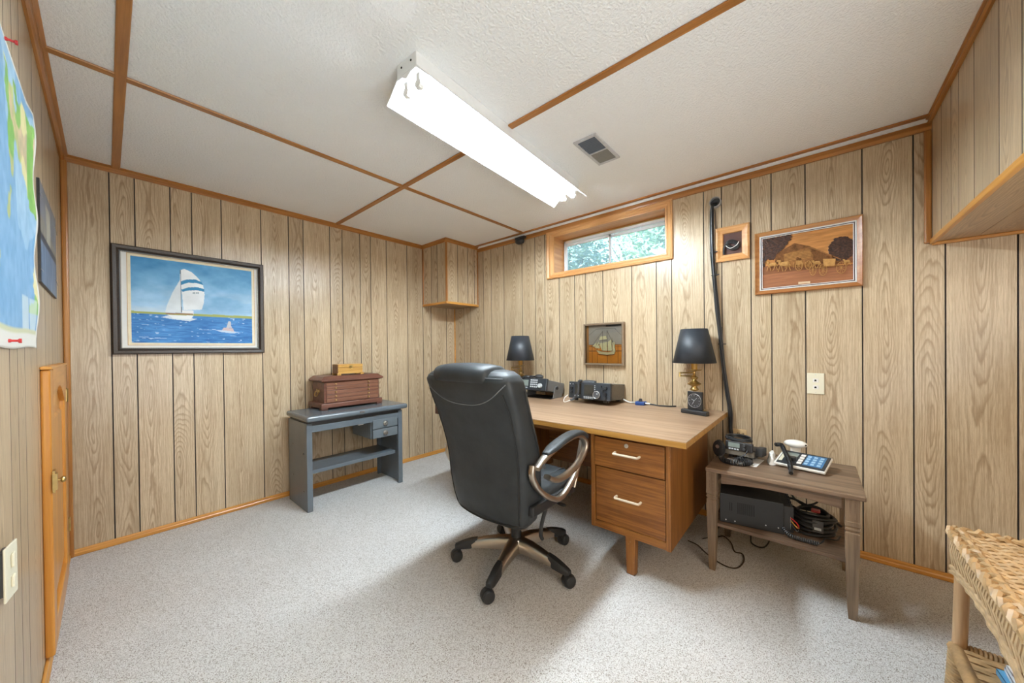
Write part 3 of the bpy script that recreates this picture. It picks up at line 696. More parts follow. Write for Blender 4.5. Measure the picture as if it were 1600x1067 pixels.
def wheel(px, py, rx, ry):
    bm = BM(); c0 = rpt(px, py); ex = rpt(px + rx, py)[0] - c0[0]; ey = abs(rpt(px, py + ry)[1] - c0[1])
    tube(bm, [cf(c0[0] + ex * math.cos(t), c0[1] + ey * math.sin(t), .016) for t in [2 * PI * i / 20 for i in range(20)]], .0014, 5, True)
    for i in range(10):
        t = 2 * PI * i / 10; tube(bm, [cf(*c0, .016), cf(c0[0] + ex * math.cos(t), c0[1] + ey * math.sin(t), .016)], .0008, 4)
    ball(bm, cf(*c0, .016), .003, .003, .003, 6, 4); part('wheel', bm, WBL, crv)
for a in ((587, 632, 38, 50), (690, 625, 34, 46), (738, 678, 34, 58), (848, 678, 42, 62), (1045, 658, 52, 62)): wheel(*a)
cprism([(848, 560), (985, 558), (975, 632), (855, 640)], .010, .016, WBL, 'wagon_box'); cprism([(770, 645), (1010, 628), (1012, 640), (770, 660)], .010, .014, WB_, 'wagon_bed')
cprism([(555, 575), (620, 570), (630, 610), (555, 620)], .010, .015, WBL, 'buggy')
for px, py, s_ in ((572, 552, 16), (890, 545, 18), (940, 540, 18), (600, 560, 15)):
    bm = BM(); a, b = rpt(px, py); ball(bm, cf(a, b, .013), .004, s_ * .00042, s_ * .0006, 8, 6); part('driver', bm, WBD, crv)
def horse(px, py, k_=1.0):
    bm = BM()
    def e(dx, dy, rx, ry):
        a, b = rpt(px + dx * k_, py + dy * k_); ball(bm, cf(a, b, .013), .005, rx * k_ * .00042, ry * k_ * .00056, 10, 6)
    def l(pts, r): tube(bm, [cf(*rpt(px + a * k_, py + b * k_), .014) for a, b in pts], r, 5)
    e(0, 0, 52, 26); e(-44, -18, 18, 26); e(-64, -32, 18, 12); e(40, -4, 24, 26)
    for pts in ([(-38, 10), (-50, 45), (-62, 84)], [(-30, 12), (-20, 50), (-12, 80)], [(36, 12), (30, 48), (10, 80)], [(46, 10), (62, 46), (72, 72)]): l(pts, .0019)
    l([(56, -10), (72, 20)], .0016); part('horse', bm, WBL, crv, smooth=True)
horse(425, 605, 1.0); horse(295, 610, .85); horse(775, 600, .7); horse(1105, 590, .55)
cprism([(580, 805), (708, 797), (708, 818), (580, 827)], .006, .012, plain('pale_plaque', (.62, .45, .28), .5), 'plaque')

# small ship picture above the desk
sw, sh = .356, .350; sc_ = Vector((XR, 1.325, 1.2045))
sf = lambda a, b, d: (XR - d, sc_.y - a, sc_.z + b)
shp = thing('ship_picture', 'small square shadow box picture of a tall ship above the desk', 'picture', (XR, sc_.y, sc_.z))
M_SFR = plain('bronze_frame', (.27, .20, .135), .35, .5)
frame_prof(shp, sf, sw, sh, [(0, 0), (0, .036), (.004, .038), (.016, .036), (.016, 0)], M_SFR)
def ship_bg(u, v):
    g_ = fbm(u * 6, v * 6, 4); c = np.stack([150 + 20 * g_, 142 + 20 * g_, 132 + 20 * g_], -1); lo = v > .52
    c[lo] = (np.stack([186 + 40 * g_, 118 + 22 * g_, 40 + 10 * g_], -1))[lo]
    for uu in (.16, .30, .58, .86): c[(np.abs(u - uu) < .006) & (v > .52)] = (90, 48, 20)
    for vv in (.52, .56, .68): c[(np.abs(v - vv) < .006) & (u > .06)] = (110, 60, 25)
    c[(v < .045) & (u > .55)] = (90, 85, 80)
    for a, b, e, f_ in ((.08, .25, .28, .1), (.28, .1, .78, .1), (.78, .1, .95, .28)):
        t = np.clip(((u - a) * (e - a) + (v - b) * (f_ - b)) / ((e - a) ** 2 + (f_ - b) ** 2), 0, 1); c[np.hypot(u - a - t * (e - a), v - b - t * (f_ - b)) < .005] = (105, 100, 95)
    c[u < .06] = (165, 115, 60)
    return c
canvas('backdrop', 90, 90, lambda u, v: (XR - .006 + 0 * u, sc_.y - (u - .5) * (sw - .03), sc_.z - (v - .5) * (sh - .03)), ship_bg, M_PAINTG, shp)
def sp(px, py): return ((px - 545) / 610. * (sw - .03), -(py - 485) / 660. * (sh - .03))
def sprism(pts, d0, d1, mat, name):
    bm = BM(); prism(bm, [sp(*p) for p in pts], lambda a, b, d: sf(a, b, d), d0, d1); return part(name, bm, mat, shp)
M_SAIL = plain('cream_sail', (.66, .60, .34), .6, var=.08, scale=60); M_HULL = plain('pale_hull', (.60, .52, .30), .5); M_LINE = plain('rigging', (.05, .035, .02), .6)
sprism([(425, 590), (500, 615), (620, 628), (735, 600), (715, 655), (600, 668), (470, 650)], .012, .022, M_HULL, 'hull')
sprism([(440, 655), (600, 668), (720, 655), (700, 672), (600, 684), (460, 672)], .010, .016, WBD, 'waterline')
for pts in ([(490, 355), (585, 345), (600, 400), (470, 415)], [(475, 470), (600, 450), (605, 600), (520, 595), (495, 540)], [(615, 450), (670, 410), (680, 600), (618, 600)], [(690, 460), (722, 455), (730, 600), (690, 605)], [(350, 520), (430, 450), (410, 530)], [(395, 545), (470, 440), (450, 510)], [(395, 545), (472, 500), (478, 560)]):
    sprism(pts, .014, .019, M_SAIL, 'sail')
bm = BM()
for a, b in (((530, 260), (530, 610)), ((605, 250), (612, 610)), ((682, 380), (688, 610)), ((340, 515), (440, 590)), ((480, 430), (600, 420)), ((530, 270), (350, 510)), ((605, 260), (690, 450)), ((690, 420), (740, 590))):
    tube(bm, [sf(*sp(*a), .020), sf(*sp(*b), .020)], .0010, 5)
part('mast_and_rigging', bm, M_LINE, shp)
part('pane', box(XR - .034, XR - .032, sc_.y - sw / 2 + .014, sc_.y + sw / 2 - .014, sc_.z - sh / 2 + .014, sc_.z + sh / 2 - .014), M_PGLASS, shp)

# framed recess with a coiled cable in it
hc = Vector((XR, .4095, 1.8535)); hf = lambda a, b, d: (XR - d, hc.y - a, hc.z + b)
ho = thing('framed_wall_opening', 'small square pine framed opening in wall beside the black cables', 'frame', (XR, hc.y, hc.z))
frame_prof(ho, hf, .190, .226, [(0, 0), (0, .018), (.010, .022), (.026, .014), (.040, .012), (.044, .004), (.044, 0)], M_PNY)
part('recess', box(XR - .003, XR, hc.y - .055, hc.y + .055, hc.z - .072, hc.z + .072), plain('recess_brown', (.075, .03, .022), .7), ho)
bm = BM()
for i in range(5): tube(bm, [(XR - .012 - .004 * (i % 2), hc.y + .000 + (.036 - .003 * i) * math.cos(t), hc.z - .012 + (.030 - .004 * i) * math.sin(t) + .010 * math.cos(t)) for t in [2 * PI * q / 20 for q in range(20)]], .006, 6, True)
tube(bm, cr([(XR - .014, hc.y + .02, hc.z + .02), (XR - .016, hc.y + .045, hc.z - .02), (XR - .012, hc.y + .048, hc.z - .065)], 4), .006, 6)
solo('coiled_cable', bm, M_RUBBER, (XR - .012, hc.y, hc.z - .02), 'black cable coiled inside the small pine framed wall opening', 'cable', smooth=True)
bm = BM(); tube(bm, cr([(XR - .021, hc.y + .036, hc.z - .012), (XR - .022, hc.y + .01, hc.z - .034), (XR - .022, hc.y - .025, hc.z - .020), (XR - .021, hc.y - .038, hc.z + .002)], 5), .0022, 6)
solo('white_wire', bm, M_WPLAS, (XR - .02, hc.y, hc.z), 'thin white wire across the coil in the pine framed opening', 'wire', smooth=True)

# conduit with the bundle of cables
cd = thing('conduit_stub', 'grey plastic conduit end in the wall high up right of window', 'pipe', (XR, .505, 2.145))
bm = BM(); lathe(bm, [(.036, 0), (.036, .030), (.030, .030), (.030, .002)], (0, 0, 0), 24, False); bm.transform(Matrix.Translation((XR, .505, 2.145)) @ Matrix.Rotation(-PI / 2, 4, 'Y')); part('pipe_rim', bm, M_PVC, cd, smooth=True)
bm = BM(); cyl(bm, (XR - .004, .505, 2.145), (XR - .002, .505, 2.145), .031, n=24); part('pipe_inside', bm, M_DGREY, cd)
CX = XR - .026
pth = [(XR - .004, .505, 2.145), (CX - .005, .518, 2.125), (CX, .524, 2.07), (CX, .520, 1.784), (CX, .500, 1.48), (CX, .482, 1.27), (CX, .462, 1.06), (CX, .438, .86), (CX, .424, .74), (CX, .424, .63), (CX - .05, .40, .560)]
M_CABL = plain('cable_black', (.014, .015, .017), .38)
cb = thing('cable_bundle', 'bundle of black cables hanging down the wall from the grey conduit', 'cable', (CX, .5, 2.1))
for i, (dy, dx_, r_) in enumerate(((-.006, 0, .0062), (.006, .002, .0060), (0, -.008, .0055), (.008, -.006, .0035))):
    pp = [(x - dx_ * -1 if j else x, y + dy * (1 if j > 1 else .6) * (1 + .35 * math.sin(j * 1.7 + i)), z) for j, (x, y, z) in enumerate(pth)]
    bm = BM(); tube(bm, cr(pp, 6), r_, 8); part('cable', bm, M_CABL, cb, smooth=True)
for z, y in ((1.81, .521), (1.655, .512), (1.19, .474)):
    bm = BM(); tube(bm, [(CX + .004 + .017 * math.cos(t), y + .017 * math.sin(t), z) for t in [2 * PI * q / 14 for q in range(14)]], .003, 6, True); bx(bm, CX - .012, CX - .004, y - .030, y - .014, z - .003, z + .003); part('cable_tie', bm, M_BLACK, cb)
bm = BM(); tube(bm, cr([(CX + .010, .508, 2.10), (CX + .014, .503, 1.95), (CX + .014, .505, 1.80), (CX + .014, .498, 1.72), (CX + .010, .507, 1.62)], 5), .0022, 6); part('thin_wire', bm, M_CABL, cb)

# wall plates
def plate(loc, label, mat): return thing('wall_plate', label, 'wall plate', loc)
jp = plate((XR, -.0025, .951), 'ivory phone jack plate on right wall above the side table', M_IVORY)
part('plate', box(XR - .007, XR, -.041, .036, .889, 1.012), M_IVORY, jp, bevel=.003)
for z in (.968, .928):
    bm = BM(); bx(bm, XR - .0085, XR - .006, -.016, .010, z - .010, z + .012); part('jack_insert', bm, M_WPLAS, jp, bevel=.004)
    bm = BM(); prism(bm, [(-.007, z - .004), (.004, z - .004), (.002, z + .006), (-.005, z + .006)], lambda a, b, d: (d, a, b), XR - .0095, XR - .008); part('jack_hole', bm, M_HOLE, jp)
for z in (.899, 1.002):
    bm = BM(); cyl(bm, (XR - .0085, -.0025, z), (XR - .006, -.0025, z), .003, n=8); part('screw', bm, M_STEEL, jp)
op = plate((XR, .385, .585), 'tan electrical outlet plate low on wall behind the coiled mic radio', M_ALMOND)
part('plate', box(XR - .007, XR, .338, .440, .54, .630), M_ALMOND, op, bevel=.003)
bm = BM()
for yy in (.352, .376, .412):
    for d_ in (0, .008): bx(bm, XR - .0085, XR - .006, yy + d_, yy + d_ + .003, .598, .609)
part('socket_slot', bm, M_HOLE, op)
lp = plate((XL, 1.36, .68), 'ivory plate standing crooked off the left wall low down', M_IVORY)
bm = BM(); bx(bm, XL, XL + .007, 1.352, 1.40, .635, .73); part('box_edge', bm, M_DGREY, lp)
bm = BM(); loft(bm, [[(XL + .006, 1.345, z), (XL + .010, 1.345, z), (XL + .019, 1.410, z), (XL + .015, 1.410, z)] for z in (.622, .742)]); part('plate', bm, M_IVORY, lp, bevel=.002)
bm = BM(); bx(bm, XL + .014, XL + .019, 1.370, 1.392, .69, .72); bx(bm, XL + .014, XL + .019, 1.370, 1.392, .645, .67); part('insert', bm, M_IVORY, lp, bevel=.002)

# map and print on the left wall
MY0, MY1, MZ0, MZ1 = .72, 1.965, 1.188, 1.965
def map_col(u, v):
    x, y = u * 9, v * 5; f_ = fbm(x * .62 + 3.1, y * .62 + 1.3, 17, 5); det = fbm(u * 40, v * 26, 5); c = np.stack([108 + 46 * det, 156 + 34 * det, 196 + 26 * det], -1)
    la = (f_ > .50) & (v < .86) & (v > .06); g_ = np.clip((f_ - .5) * 9, 0, 1)
    lc = np.stack([150 + 70 * det + 20 * g_, 176 + 40 * det - 10 * g_, 105 + 40 * det + 30 * g_], -1); lc2 = np.stack([215 + 20 * det, 205 + 22 * det, 150 + 30 * det], -1); sel = vn(x * .9, y * .9, 33) > .5
    lc[sel] = lc2[sel]; gl2 = vn(x * 1.4, y * 1.4, 55) > .62; lc[gl2] = (np.stack([110 + 50 * det, 165 + 35 * det, 85 + 30 * det], -1))[gl2]; c[la] = lc[la]
    pale = fbm(x * .5, y * .5, 71) > .53; c[pale & ~la] += np.array([30, 22, 12])
    ins = (v > .80) & (v < .93) & (((u > .80) & (u < .90)) | ((u > .92) & (u < .975))); c[ins] = c[ins] * .35 + np.array([228, 232, 228]) * .65
    band = (v > .925) & (v < .945); c[band] = (205, 205, 170); edge = (u > .985) | (v > .945) | (v < .015); c[edge] = (226, 224, 216)
    return c
wm = tag(canvas('world_map', 200, 120, lambda u, v: (XL + .004 + .012 * np.clip(u - .93, 0, 1) / .07 * (.35 + .65 * np.sin(v * 9.0 + .6) ** 2) , MY0 + u * (MY1 - MY0) - .006 * np.sin(v * 14) * (u > .97), MZ1 - v * (MZ1 - MZ0) - .004 * np.sin(u * 12)), map_col, M_PAINT), 'large curling paper world map with blue oceans pinned to left wall', 'map')
sm = wm.modifiers.new('thick', 'SOLIDIFY'); sm.thickness = .0008
def pin(y, z, lab):
    p = thing('push_pin', lab, 'push pin', (XL + .005, y, z)); bm = BM(); X = XL + .006
    lathe(bm, [(.0045, 0), (.0045, .003), (.0028, .005), (.0028, .013), (.0055, .015), (.0055, .019)], (0, 0, 0), 10); bm.transform(Matrix.Translation((X, y, z)) @ Matrix.Rotation(PI / 2, 4, 'Y')); part('head', bm, M_RED, p, smooth=True)
    bm = BM(); cyl(bm, (X - .006, y, z), (X, y, z), .0006, n=5); part('needle', bm, M_STEEL, p)
pin(1.50, 1.945, 'red push pin at the top edge of the world map'); pin(1.47, 1.203, 'red push pin at the bottom edge of the world map')
PY0, PY1, PZ0, PZ1 = 2.145, 2.76, 1.435, 1.815
def pr_col(u, v):
    g_ = fbm(u * 9, v * 3, 6); s_ = fbm(u * 26, v * 4, 12); sky_ = 150 - 40 * g_; c = np.stack([sky_ * .84, sky_ * .90, sky_], -1)
    hill = v > .34 + .12 * vn(u * 5, u * 0, 3); c[hill] = (np.stack([96 + 60 * s_, 96 + 58 * s_, 92 + 52 * s_], -1))[hill]
    fall = (v > .12) & (v < .55) & (np.abs(u - .45 - .12 * (v - .3)) < .13); c[fall] = (np.stack([150 + 50 * s_, 148 + 50 * s_, 136 + 48 * s_], -1))[fall]
    lake = v > .56; c[lake] = (np.stack([50 + 100 * s_, 72 + 100 * s_, 104 + 92 * s_], -1))[lake]; dk = (v > .5) & (v < .58); c[dk] = (np.stack([38 + 30 * s_, 44 + 30 * s_, 56 + 30 * s_], -1))[dk]
    return c
fp = thing('lake_print', 'grey blue unframed lake and mountain print beside the map', 'print', (XL, 2.62, 1.655))
part('backing_board', box(XL, XL + .007, PY0, PY1, PZ0, PZ1), M_BLACK, fp)
canvas('printed_sheet', 60, 50, lambda u, v: (XL + .0076 + 0 * u, PY0 + .002 + u * (PY1 - PY0 - .004), PZ1 - .003 - v * (PZ1 - PZ0 - .006)), pr_col, M_PAINTG, fp)
for z in (1.76, 1.48):
    bm = BM(); tube(bm, [(XL + .009, 2.13, z), (XL + .0095, 2.17, z), (XL + .009, 2.20, z)], .0012, 5); part('clip_wire', bm, M_STEEL, fp)
for z in (1.77, 1.52):
    bm = BM(); tube(bm, [(XL + .009, 2.70, z), (XL + .006, 2.85, z - .01)], .0012, 5); part('clip_wire', bm, M_STEEL, fp)

# ------------------------------------------------------------------ grey steel workbench
bn = thing('steel_workbench', 'blue grey steel workbench with two small drawers against back wall', 'workbench', (1.33, 2.95, 0))
BT, BX0, BX1, BYF, BYB = .70, .925, 1.745, 2.735, 3.175
bm = BM(); bx(bm, BX0, BX1, BYF, BYB, BT - .042, BT); part('top', bm, M_GREY, bn, bevel=.016, seg=5)
for x0, x1, s_ in ((.937, .975, -1), (1.672, 1.710, 1)):
    bm = BM(); o_ = x0 if s_ < 0 else x1 - .004
    bx(bm, o_, o_ + .004, 2.80, 3.15, 0, BT - .055)
    bx(bm, x0, x1, 2.775, 2.800, 0, BT - .055); bx(bm, x0, x1, 3.14, 3.158, 0, BT - .055)
    lg = part('leg', bm, M_GREY, bn, bevel=.006)
    bm = BM()
    for yy, zz in ((2.84, .42), (3.06, .46), (2.84, .14), (3.06, .22)):
        xx = o_ + (-.003 if s_ < 0 else .007); cyl(bm, (xx - .002, yy, zz), (xx + .002, yy, zz), .006, n=8)
    part('bolt', bm, M_DGREY, lg)
part('apron', box(.937, 1.710, 2.778, 2.796, BT - .125, BT - .075), M_GREY, bn, bevel=.004)
part('apron_gap', box(.945, 1.705, 2.786, 3.14, BT - .076, BT - .040), M_DGREY, bn)
bm = BM(); bx(bm, .975, 1.672, 2.84, 3.13, .268, .282); bx(bm, .975, 1.672, 2.832, 2.842, .255, .284); part('shelf', bm, M_GREY, bn, bevel=.003)
DX0, DX1 = 1.437, 1.668
part('drawer_case', box(DX0 - .006, DX1, 2.80, 3.13, .432, .60), M_GREY, bn)
for z0, z1 in ((.515, .590), (.436, .509)):
    dr = part('drawer', box(DX0, DX1 - .006, 2.772, 2.80, z0, z1), M_GREYD, bn, bevel=.003)
    bm = BM(); lathe(bm, [(.020, 0), (.020, .004), (.014, .005), (.015, .016), (.013, .018), (.007, .018), (.006, .012)], (0, 0, 0), 18); bm.transform(Matrix.Translation(((DX0 + DX1) / 2 - .005, 2.772, (z0 + z1) / 2)) @ Matrix.Rotation(PI / 2, 4, 'X')); part('knob', bm, M_STEEL, dr, smooth=True)
part('name_plate', box(1.31, 1.35, BYF - .001, BYF + .004, BT - .024, BT - .012), M_STEEL, bn)
part('clip', box(1.33, 1.37, 2.80, 2.82, .565, .580), M_WPLAS, bn)

# mahogany tool chest, with a little gold box on it
cx0, cx1, cy0, cy1, cz = 1.128, 1.592, 2.955, 3.185, BT
ch = thing('wooden_chest', 'reddish brown wooden chest of shallow drawers on the grey workbench', 'chest', ((cx0 + cx1) / 2, (cy0 + cy1) / 2, cz))
bm = BM(); bx(bm, cx0 - .030, cx1 + .020, cy0 - .024, cy1 + .012, cz + .014, cz + .052); part('plinth', bm, M_MAHX, ch, bevel=.006)
bm = BM()
for x in (cx0 - .028, cx1 - .032):
    for y in (cy0 - .022, cy1 - .035): bx(bm, x, x + .05, y, y + .045, cz, cz + .016)
part('foot', bm, M_MAHX, ch, bevel=.003)
part('carcass', box(cx0, cx1, cy0, cy1, cz + .05, cz + .222), M_MAHX, ch, bevel=.002)
bm = BM(); lid = [(-.012, 0), (-.028, .008), (-.028, .018), (-.022, .023), (.000, .042), (.006, .046), (.020, .046)]
loft(bm, [[(cx0 + i, cy0 + i, cz + .220 + h_), (cx1 - i, cy0 + i, cz + .220 + h_), (cx1 - i, cy1 - max(i, -.012), cz + .220 + h_), (cx0 + i, cy1 - max(i, -.012), cz + .220 + h_)] for i, h_ in lid]); part('lid', bm, M_MAHX, ch, bevel=.002)
for i in range(5):
    z0 = cz + .057 + i * .0325; dr = part('drawer', box(cx0 + .018, cx1 - .012, cy0 - .008, cy0 + .004, z0, z0 + .0298), M_MAHL, ch, bevel=.002)
    for kx in (cx0 + .085, cx1 - .105):
        bm = BM(); cyl(bm, (kx, cy0 - .008, z0 + .016), (kx, cy0 - .018, z0 + .016), .003, .004, 8); ball(bm, (kx, cy0 - .020, z0 + .016), .0075, .006, .0075, 10, 6); part('knob', bm, M_BRASS, dr, smooth=True)
bm = BM(); hx = cx0 - .003
prism(bm, [(3.03, .840), (3.045, .862), (3.07, .850), (3.095, .862), (3.11, .840), (3.07, .828)], lambda a, b, d: (d, a, b), cx0 - .004, cx0)
tube(bm, cr([(hx - .006, 3.035, .842), (hx - .016, 3.045, .812), (hx - .018, 3.07, .804), (hx - .016, 3.095, .812), (hx - .006, 3.105, .842)], 4), .004, 6); part('handle', bm, M_BRASS, ch, smooth=True)
gx0, gx1, gy0, gy1, gz = 1.262, 1.470, 3.005, 3.110, cz + .266
gb_ = thing('small_box', 'small golden wooden keepsake box on top of the reddish chest', 'box', ((gx0 + gx1) / 2, (gy0 + gy1) / 2, gz))
bm = BM(); bx(bm, gx0, gx1, gy0, gy1, gz + .012, gz + .062); part('body', bm, M_GOLD, gb_, bevel=.002)
bm = BM(); bx(bm, gx0 - .001, gx1 + .001, gy0 - .001, gy1 + .001, gz + .063, gz + .092); part('lid', bm, M_GOLD, gb_, bevel=.004)
part('end_panel', box(gx0 - .006, gx0 - .0005, gy0 + .002, gy1 - .002, gz + .012, gz + .090), M_GOLDD, gb_, bevel=.002)
for x in (gx0 - .008, gx1 - .022):
    for y in (gy0 - .006, gy1 - .020):
        bm = BM(); bx(bm, x, x + .030, y, y + .026, gz, gz + .018); part('foot', bm, M_GOLD, gb_, bevel=.003)
bm = BM(); xm = (gx0 + gx1) / 2; bx(bm, xm - .014, xm + .014, gy0 - .004, gy0, gz + .052, gz + .082); tube(bm, [(xm + .008 * math.cos(t), gy0 - .006, gz + .062 + .008 * math.sin(t)) for t in [2 * PI * q / 10 for q in range(10)]], .002, 5, True); part('clasp', bm, M_BRASS, gb_)

# ------------------------------------------------------------------ desk
DT = .74; dy0, dy1 = .442, 2.205
dk = thing('desk', 'large brown wooden double pedestal desk under the window', 'desk', (2.2, 1.32, 0))
bm = BM(); bx(bm, 1.708, 2.700, dy0, dy1, DT - .004, DT); top = part('desktop', bm, M_DESKT, dk)
bm = BM(); bx(bm, 1.7075, 2.700, dy0 - .0005, dy1, DT - .031, DT - .004); part('desktop_edge', bm, M_DESKE, dk, bevel=.001)
def pedestal(y0, y1, deep):
    bm = BM(); f_ = 1.742
    bx(bm, f_, 2.50, y0, y0 + .022, .195, DT - .031); bx(bm, f_, 2.50, y1 - .022, y1, .195, DT - .031)
    pd = part('pedestal', bm, M_DESKZ, dk, bevel=.0015)
    bm = BM(); bx(bm, f_ + .03, 2.50, y0 + .022, y1 - .022, .200, DT - .031); bx(bm, f_ + .004, f_ + .03, y0 + .022, y1 - .022, .196, .232); bx(bm, f_ + .004, f_ + .03, y0 + .022, y1 - .022, DT - .045, DT - .031)
    part('carcass', bm, M_DESK, dk)
    drs = ((.537, .692, f_ - .006), (.234, .528, f_ + .008))
    if not deep: drs = ((.545, .692, f_ - .006), (.390, .537, f_ - .004), (.234, .382, f_ - .004))
    for i, (z0, z1, xf) in enumerate(drs):
        dr = part('drawer', box(xf, f_ + .03, y0 + .026, y1 - .026, z0, z1), M_DESK, dk, bevel=.0015)
        hz = (z0 + z1) / 2 + .010; yc = (y0 + y1) / 2
        bm = BM(); tube(bm, cr([(xf, yc + .064, hz), (xf - .020, yc + .064, hz), (xf - .030, yc + .061, hz), (xf - .032, yc + .052, hz), (xf - .032, yc - .052, hz), (xf - .030, yc - .061, hz), (xf - .020, yc - .064, hz), (xf, yc - .064, hz)], 3), .0062, 8)
        part('handle', bm, plain('drawer_pull', (.66, .57, .44), .3) if (i == 0 and deep) else M_PULL, dr, smooth=True, label='pale brass bar handle')
        if i == 0:
            bm = BM(); lathe(bm, [(.011, 0), (.011, .003), (.007, .004), (.0065, .002)], (0, 0, 0), 16); bm.transform(Matrix.Translation((xf, yc + .004, z1 - .024)) @ Matrix.Rotation(-PI / 2, 4, 'Y')); part('lock', bm, M_STEEL, dr, smooth=True)
    for xa, xb in ((1.752, 1.800), (2.40, 2.448)):
        yc = (y0 + y1) / 2 - .005
        bm = BM(); loft(bm, [[(xa + i, yc - .026 + i, z), (xb - i, yc - .026 + i, z), (xb - i, yc + .026 - i, z), (xa + i, yc + .026 - i, z)] for z, i in ((0, .004), (.196, 0))]); lg = part('leg', bm, M_DESKZ, dk, bevel=.003)
        part('foot_glide', box(xa + .004, xb - .004, yc - .022, yc + .022, -.001, .010), M_BLACK, lg)
M_PULL = plain('drawer_pull_b', (.66, .56, .42), .3)
pedestal(.520, .938, True); pedestal(1.705, 2.123, False)
part('modesty_panel', box(2.44, 2.458, .938, 1.705, .25, DT - .031), M_DESK, dk)
part('apron', box(1.80, 1.815, .938, 1.705, DT - .075, DT - .031), M_DESK, dk)

# lamps
def lamp(x, y, lab, arm_dir):
    g = thing('desk_lamp', lab, 'lamp', (x, y, DT), 0, 'black shaded brass desk lamps')
    bm = BM(); lathe(bm, [(.0, 0), (.078, 0), (.078, .006), (.070, .012), (.045, .016), (.028, .03), (.016, .05), (.014, .085), (.022, .095), (.024, .105), (.014, .115), (.012, .135), (.026, .142), (.028, .150), (.018, .160), (.016, .168), (.040, .178), (.044, .184), (.030, .194), (.016, .204), (.013, .212), (.024, .222), (.024, .228), (.010, .236), (.008, .266)], (x, y, DT), 28)
    part('base_column', bm, M_BRASS, g, smooth=True, ang=60)
    bm = BM(); c, s_ = arm_dir
    def at_(d, z): return (x + c * d, y + s_ * d, DT + z)
    tube(bm, [at_(0, .236), at_(.09, .236)], .0045, 8); tube(bm, [at_(.09, .230), at_(.09, .262)], .006, 8); tube(bm, [at_(.09, .256), at_(0, .260)], .0045, 8); part('swing_arm', bm, M_BRASS, g, smooth=True)
    bm = BM(); lathe(bm, [(.006, .262), (.012, .268), (.046, .276), (.048, .280), (.014, .281)], (x, y, DT), 24); part('drip_pan', bm, M_BRASS, g, smooth=True)
    bm = BM(); cyl(bm, (x, y, DT + .281), (x, y, DT + .345), .019, n=16); part('candle_sleeve', bm, M_CREAM, g, smooth=True)
    bm = BM(); lathe(bm, [(.133, .325), (.083, .553)], (x, y, DT), 40, False); sh_ = part('shade', bm, M_SHADE, g, smooth=True)
    sd = sh_.modifiers.new('t', 'SOLIDIFY'); sd.thickness = .0015
    bm = BM(); lathe(bm, [(.1313, .326), (.0813, .552)], (x, y, DT), 40, False); part('shade_lining', bm, M_SHADEIN, sh_, smooth=True)
    bm = BM()
    for q in range(3): a = q * 2 * PI / 3; tube(bm, [(x, y, DT + .535), (x + .08 * math.cos(a), y + .08 * math.sin(a), DT + .548)], .0015, 5)
    tube(bm, [(x, y, DT + .34), (x, y, DT + .56)], .0025, 6); part('shade_fitter', bm, M_BRASS, g)
lamp(2.597, .618, 'brass swing arm desk lamp with black shade behind the clock', (-.35, .93))
lamp(2.555, 2.105, 'brass swing arm desk lamp with black shade behind the office chair', (-.3, .95))

# clock
ck = thing('desk_clock', 'small black square desk clock on a long bar base before the lamp', 'clock', (2.465, .585, DT), math.atan2(-.045, .15) + PI)
# local: x along the bar (viewer right = -x before turn), y depth
ck.rotation_euler = (0, 0, 0); MW[ck.name] = Matrix.Translation((2.465, .585, DT)) @ Matrix.Rotation(-.30, 4, 'Z'); ck.rotation_euler = (0, 0, -.30)
bm = BM(); bx(bm, -.020, .020, -.085, .085, 0, .028); part('bar_base', bm, M_BLACK, ck, local=True, bevel=.006)
bm = BM(); bx(bm, -.002, .020, -.048, .048, .028, .145); part('case', bm, M_BLACK, ck, local=True, bevel=.003)
bm = BM(); cyl(bm, (-.0035, 0, .088), (-.002, 0, .088), .043, n=36); fc = part('dial', bm, plain('dial_grey', (.035, .035, .038), .35), ck, local=True)
bm = BM(); tube(bm, [(-.004, .044 * math.cos(t), .088 + .044 * math.sin(t)) for t in [2 * PI * q / 40 for q in range(40)]], .0009, 6, True); part('bezel', bm, M_STEEL, ck, local=True, smooth=True)
bm = BM()
for q in range(12):
    a = q * PI / 6; l_ = .009 if q % 3 == 0 else .005
    tube(bm, [(-.0045, .038 * math.sin(a), .088 + .038 * math.cos(a)), (-.0045, (.038 - l_) * math.sin(a), .088 + (.038 - l_) * math.cos(a))], .0007, 4)
part('hour_mark', bm, M_BTN, ck, local=True)
for a, l_, r_ in ((3.65, .028, .0011), (-1.1, .020, .0013), (.75, .026, .0008)):
    bm = BM(); tube(bm, [(-.006, 0, .088), (-.006, -l_ * math.sin(a), .088 + l_ * math.cos(a))], r_, 5); part('hand', bm, M_BTN, ck, local=True)

# blue coax switch and cables on the desk
bsw = thing('coax_switch', 'small blue switch box with black knob on the desk by the wall', 'switch', (2.635, .995, DT))
bm = BM(); bx(bm, 2.605, 2.665, .962, 1.030, DT, DT + .026); part('case', bm, M_BLUE, bsw, bevel=.004)
bm = BM(); cyl(bm, (2.635, .998, DT + .026), (2.635, .998, DT + .046), .013, .010, 14); part('knob', bm, M_BLACK, bsw)
for yy, s_ in ((1.030, 1), (.962, -1)):
    bm = BM(); cyl(bm, (2.635, yy, DT + .012), (2.635, yy + s_ * .035, DT + .012), .007, n=10); part('connector', bm, M_STEEL, bsw, smooth=True)
bm = BM(); tube(bm, cr([(2.635, 1.062, DT + .012), (2.645, 1.09, DT + .010), (2.66, 1.13, DT + .02), (2.68, 1.17, DT + .035)], 4), .0055, 8); solo('coax_cable', bm, M_WPLAS, (2.65, 1.1, DT), 'short white cable joining the olive radio to the blue switch', 'cable', smooth=True)
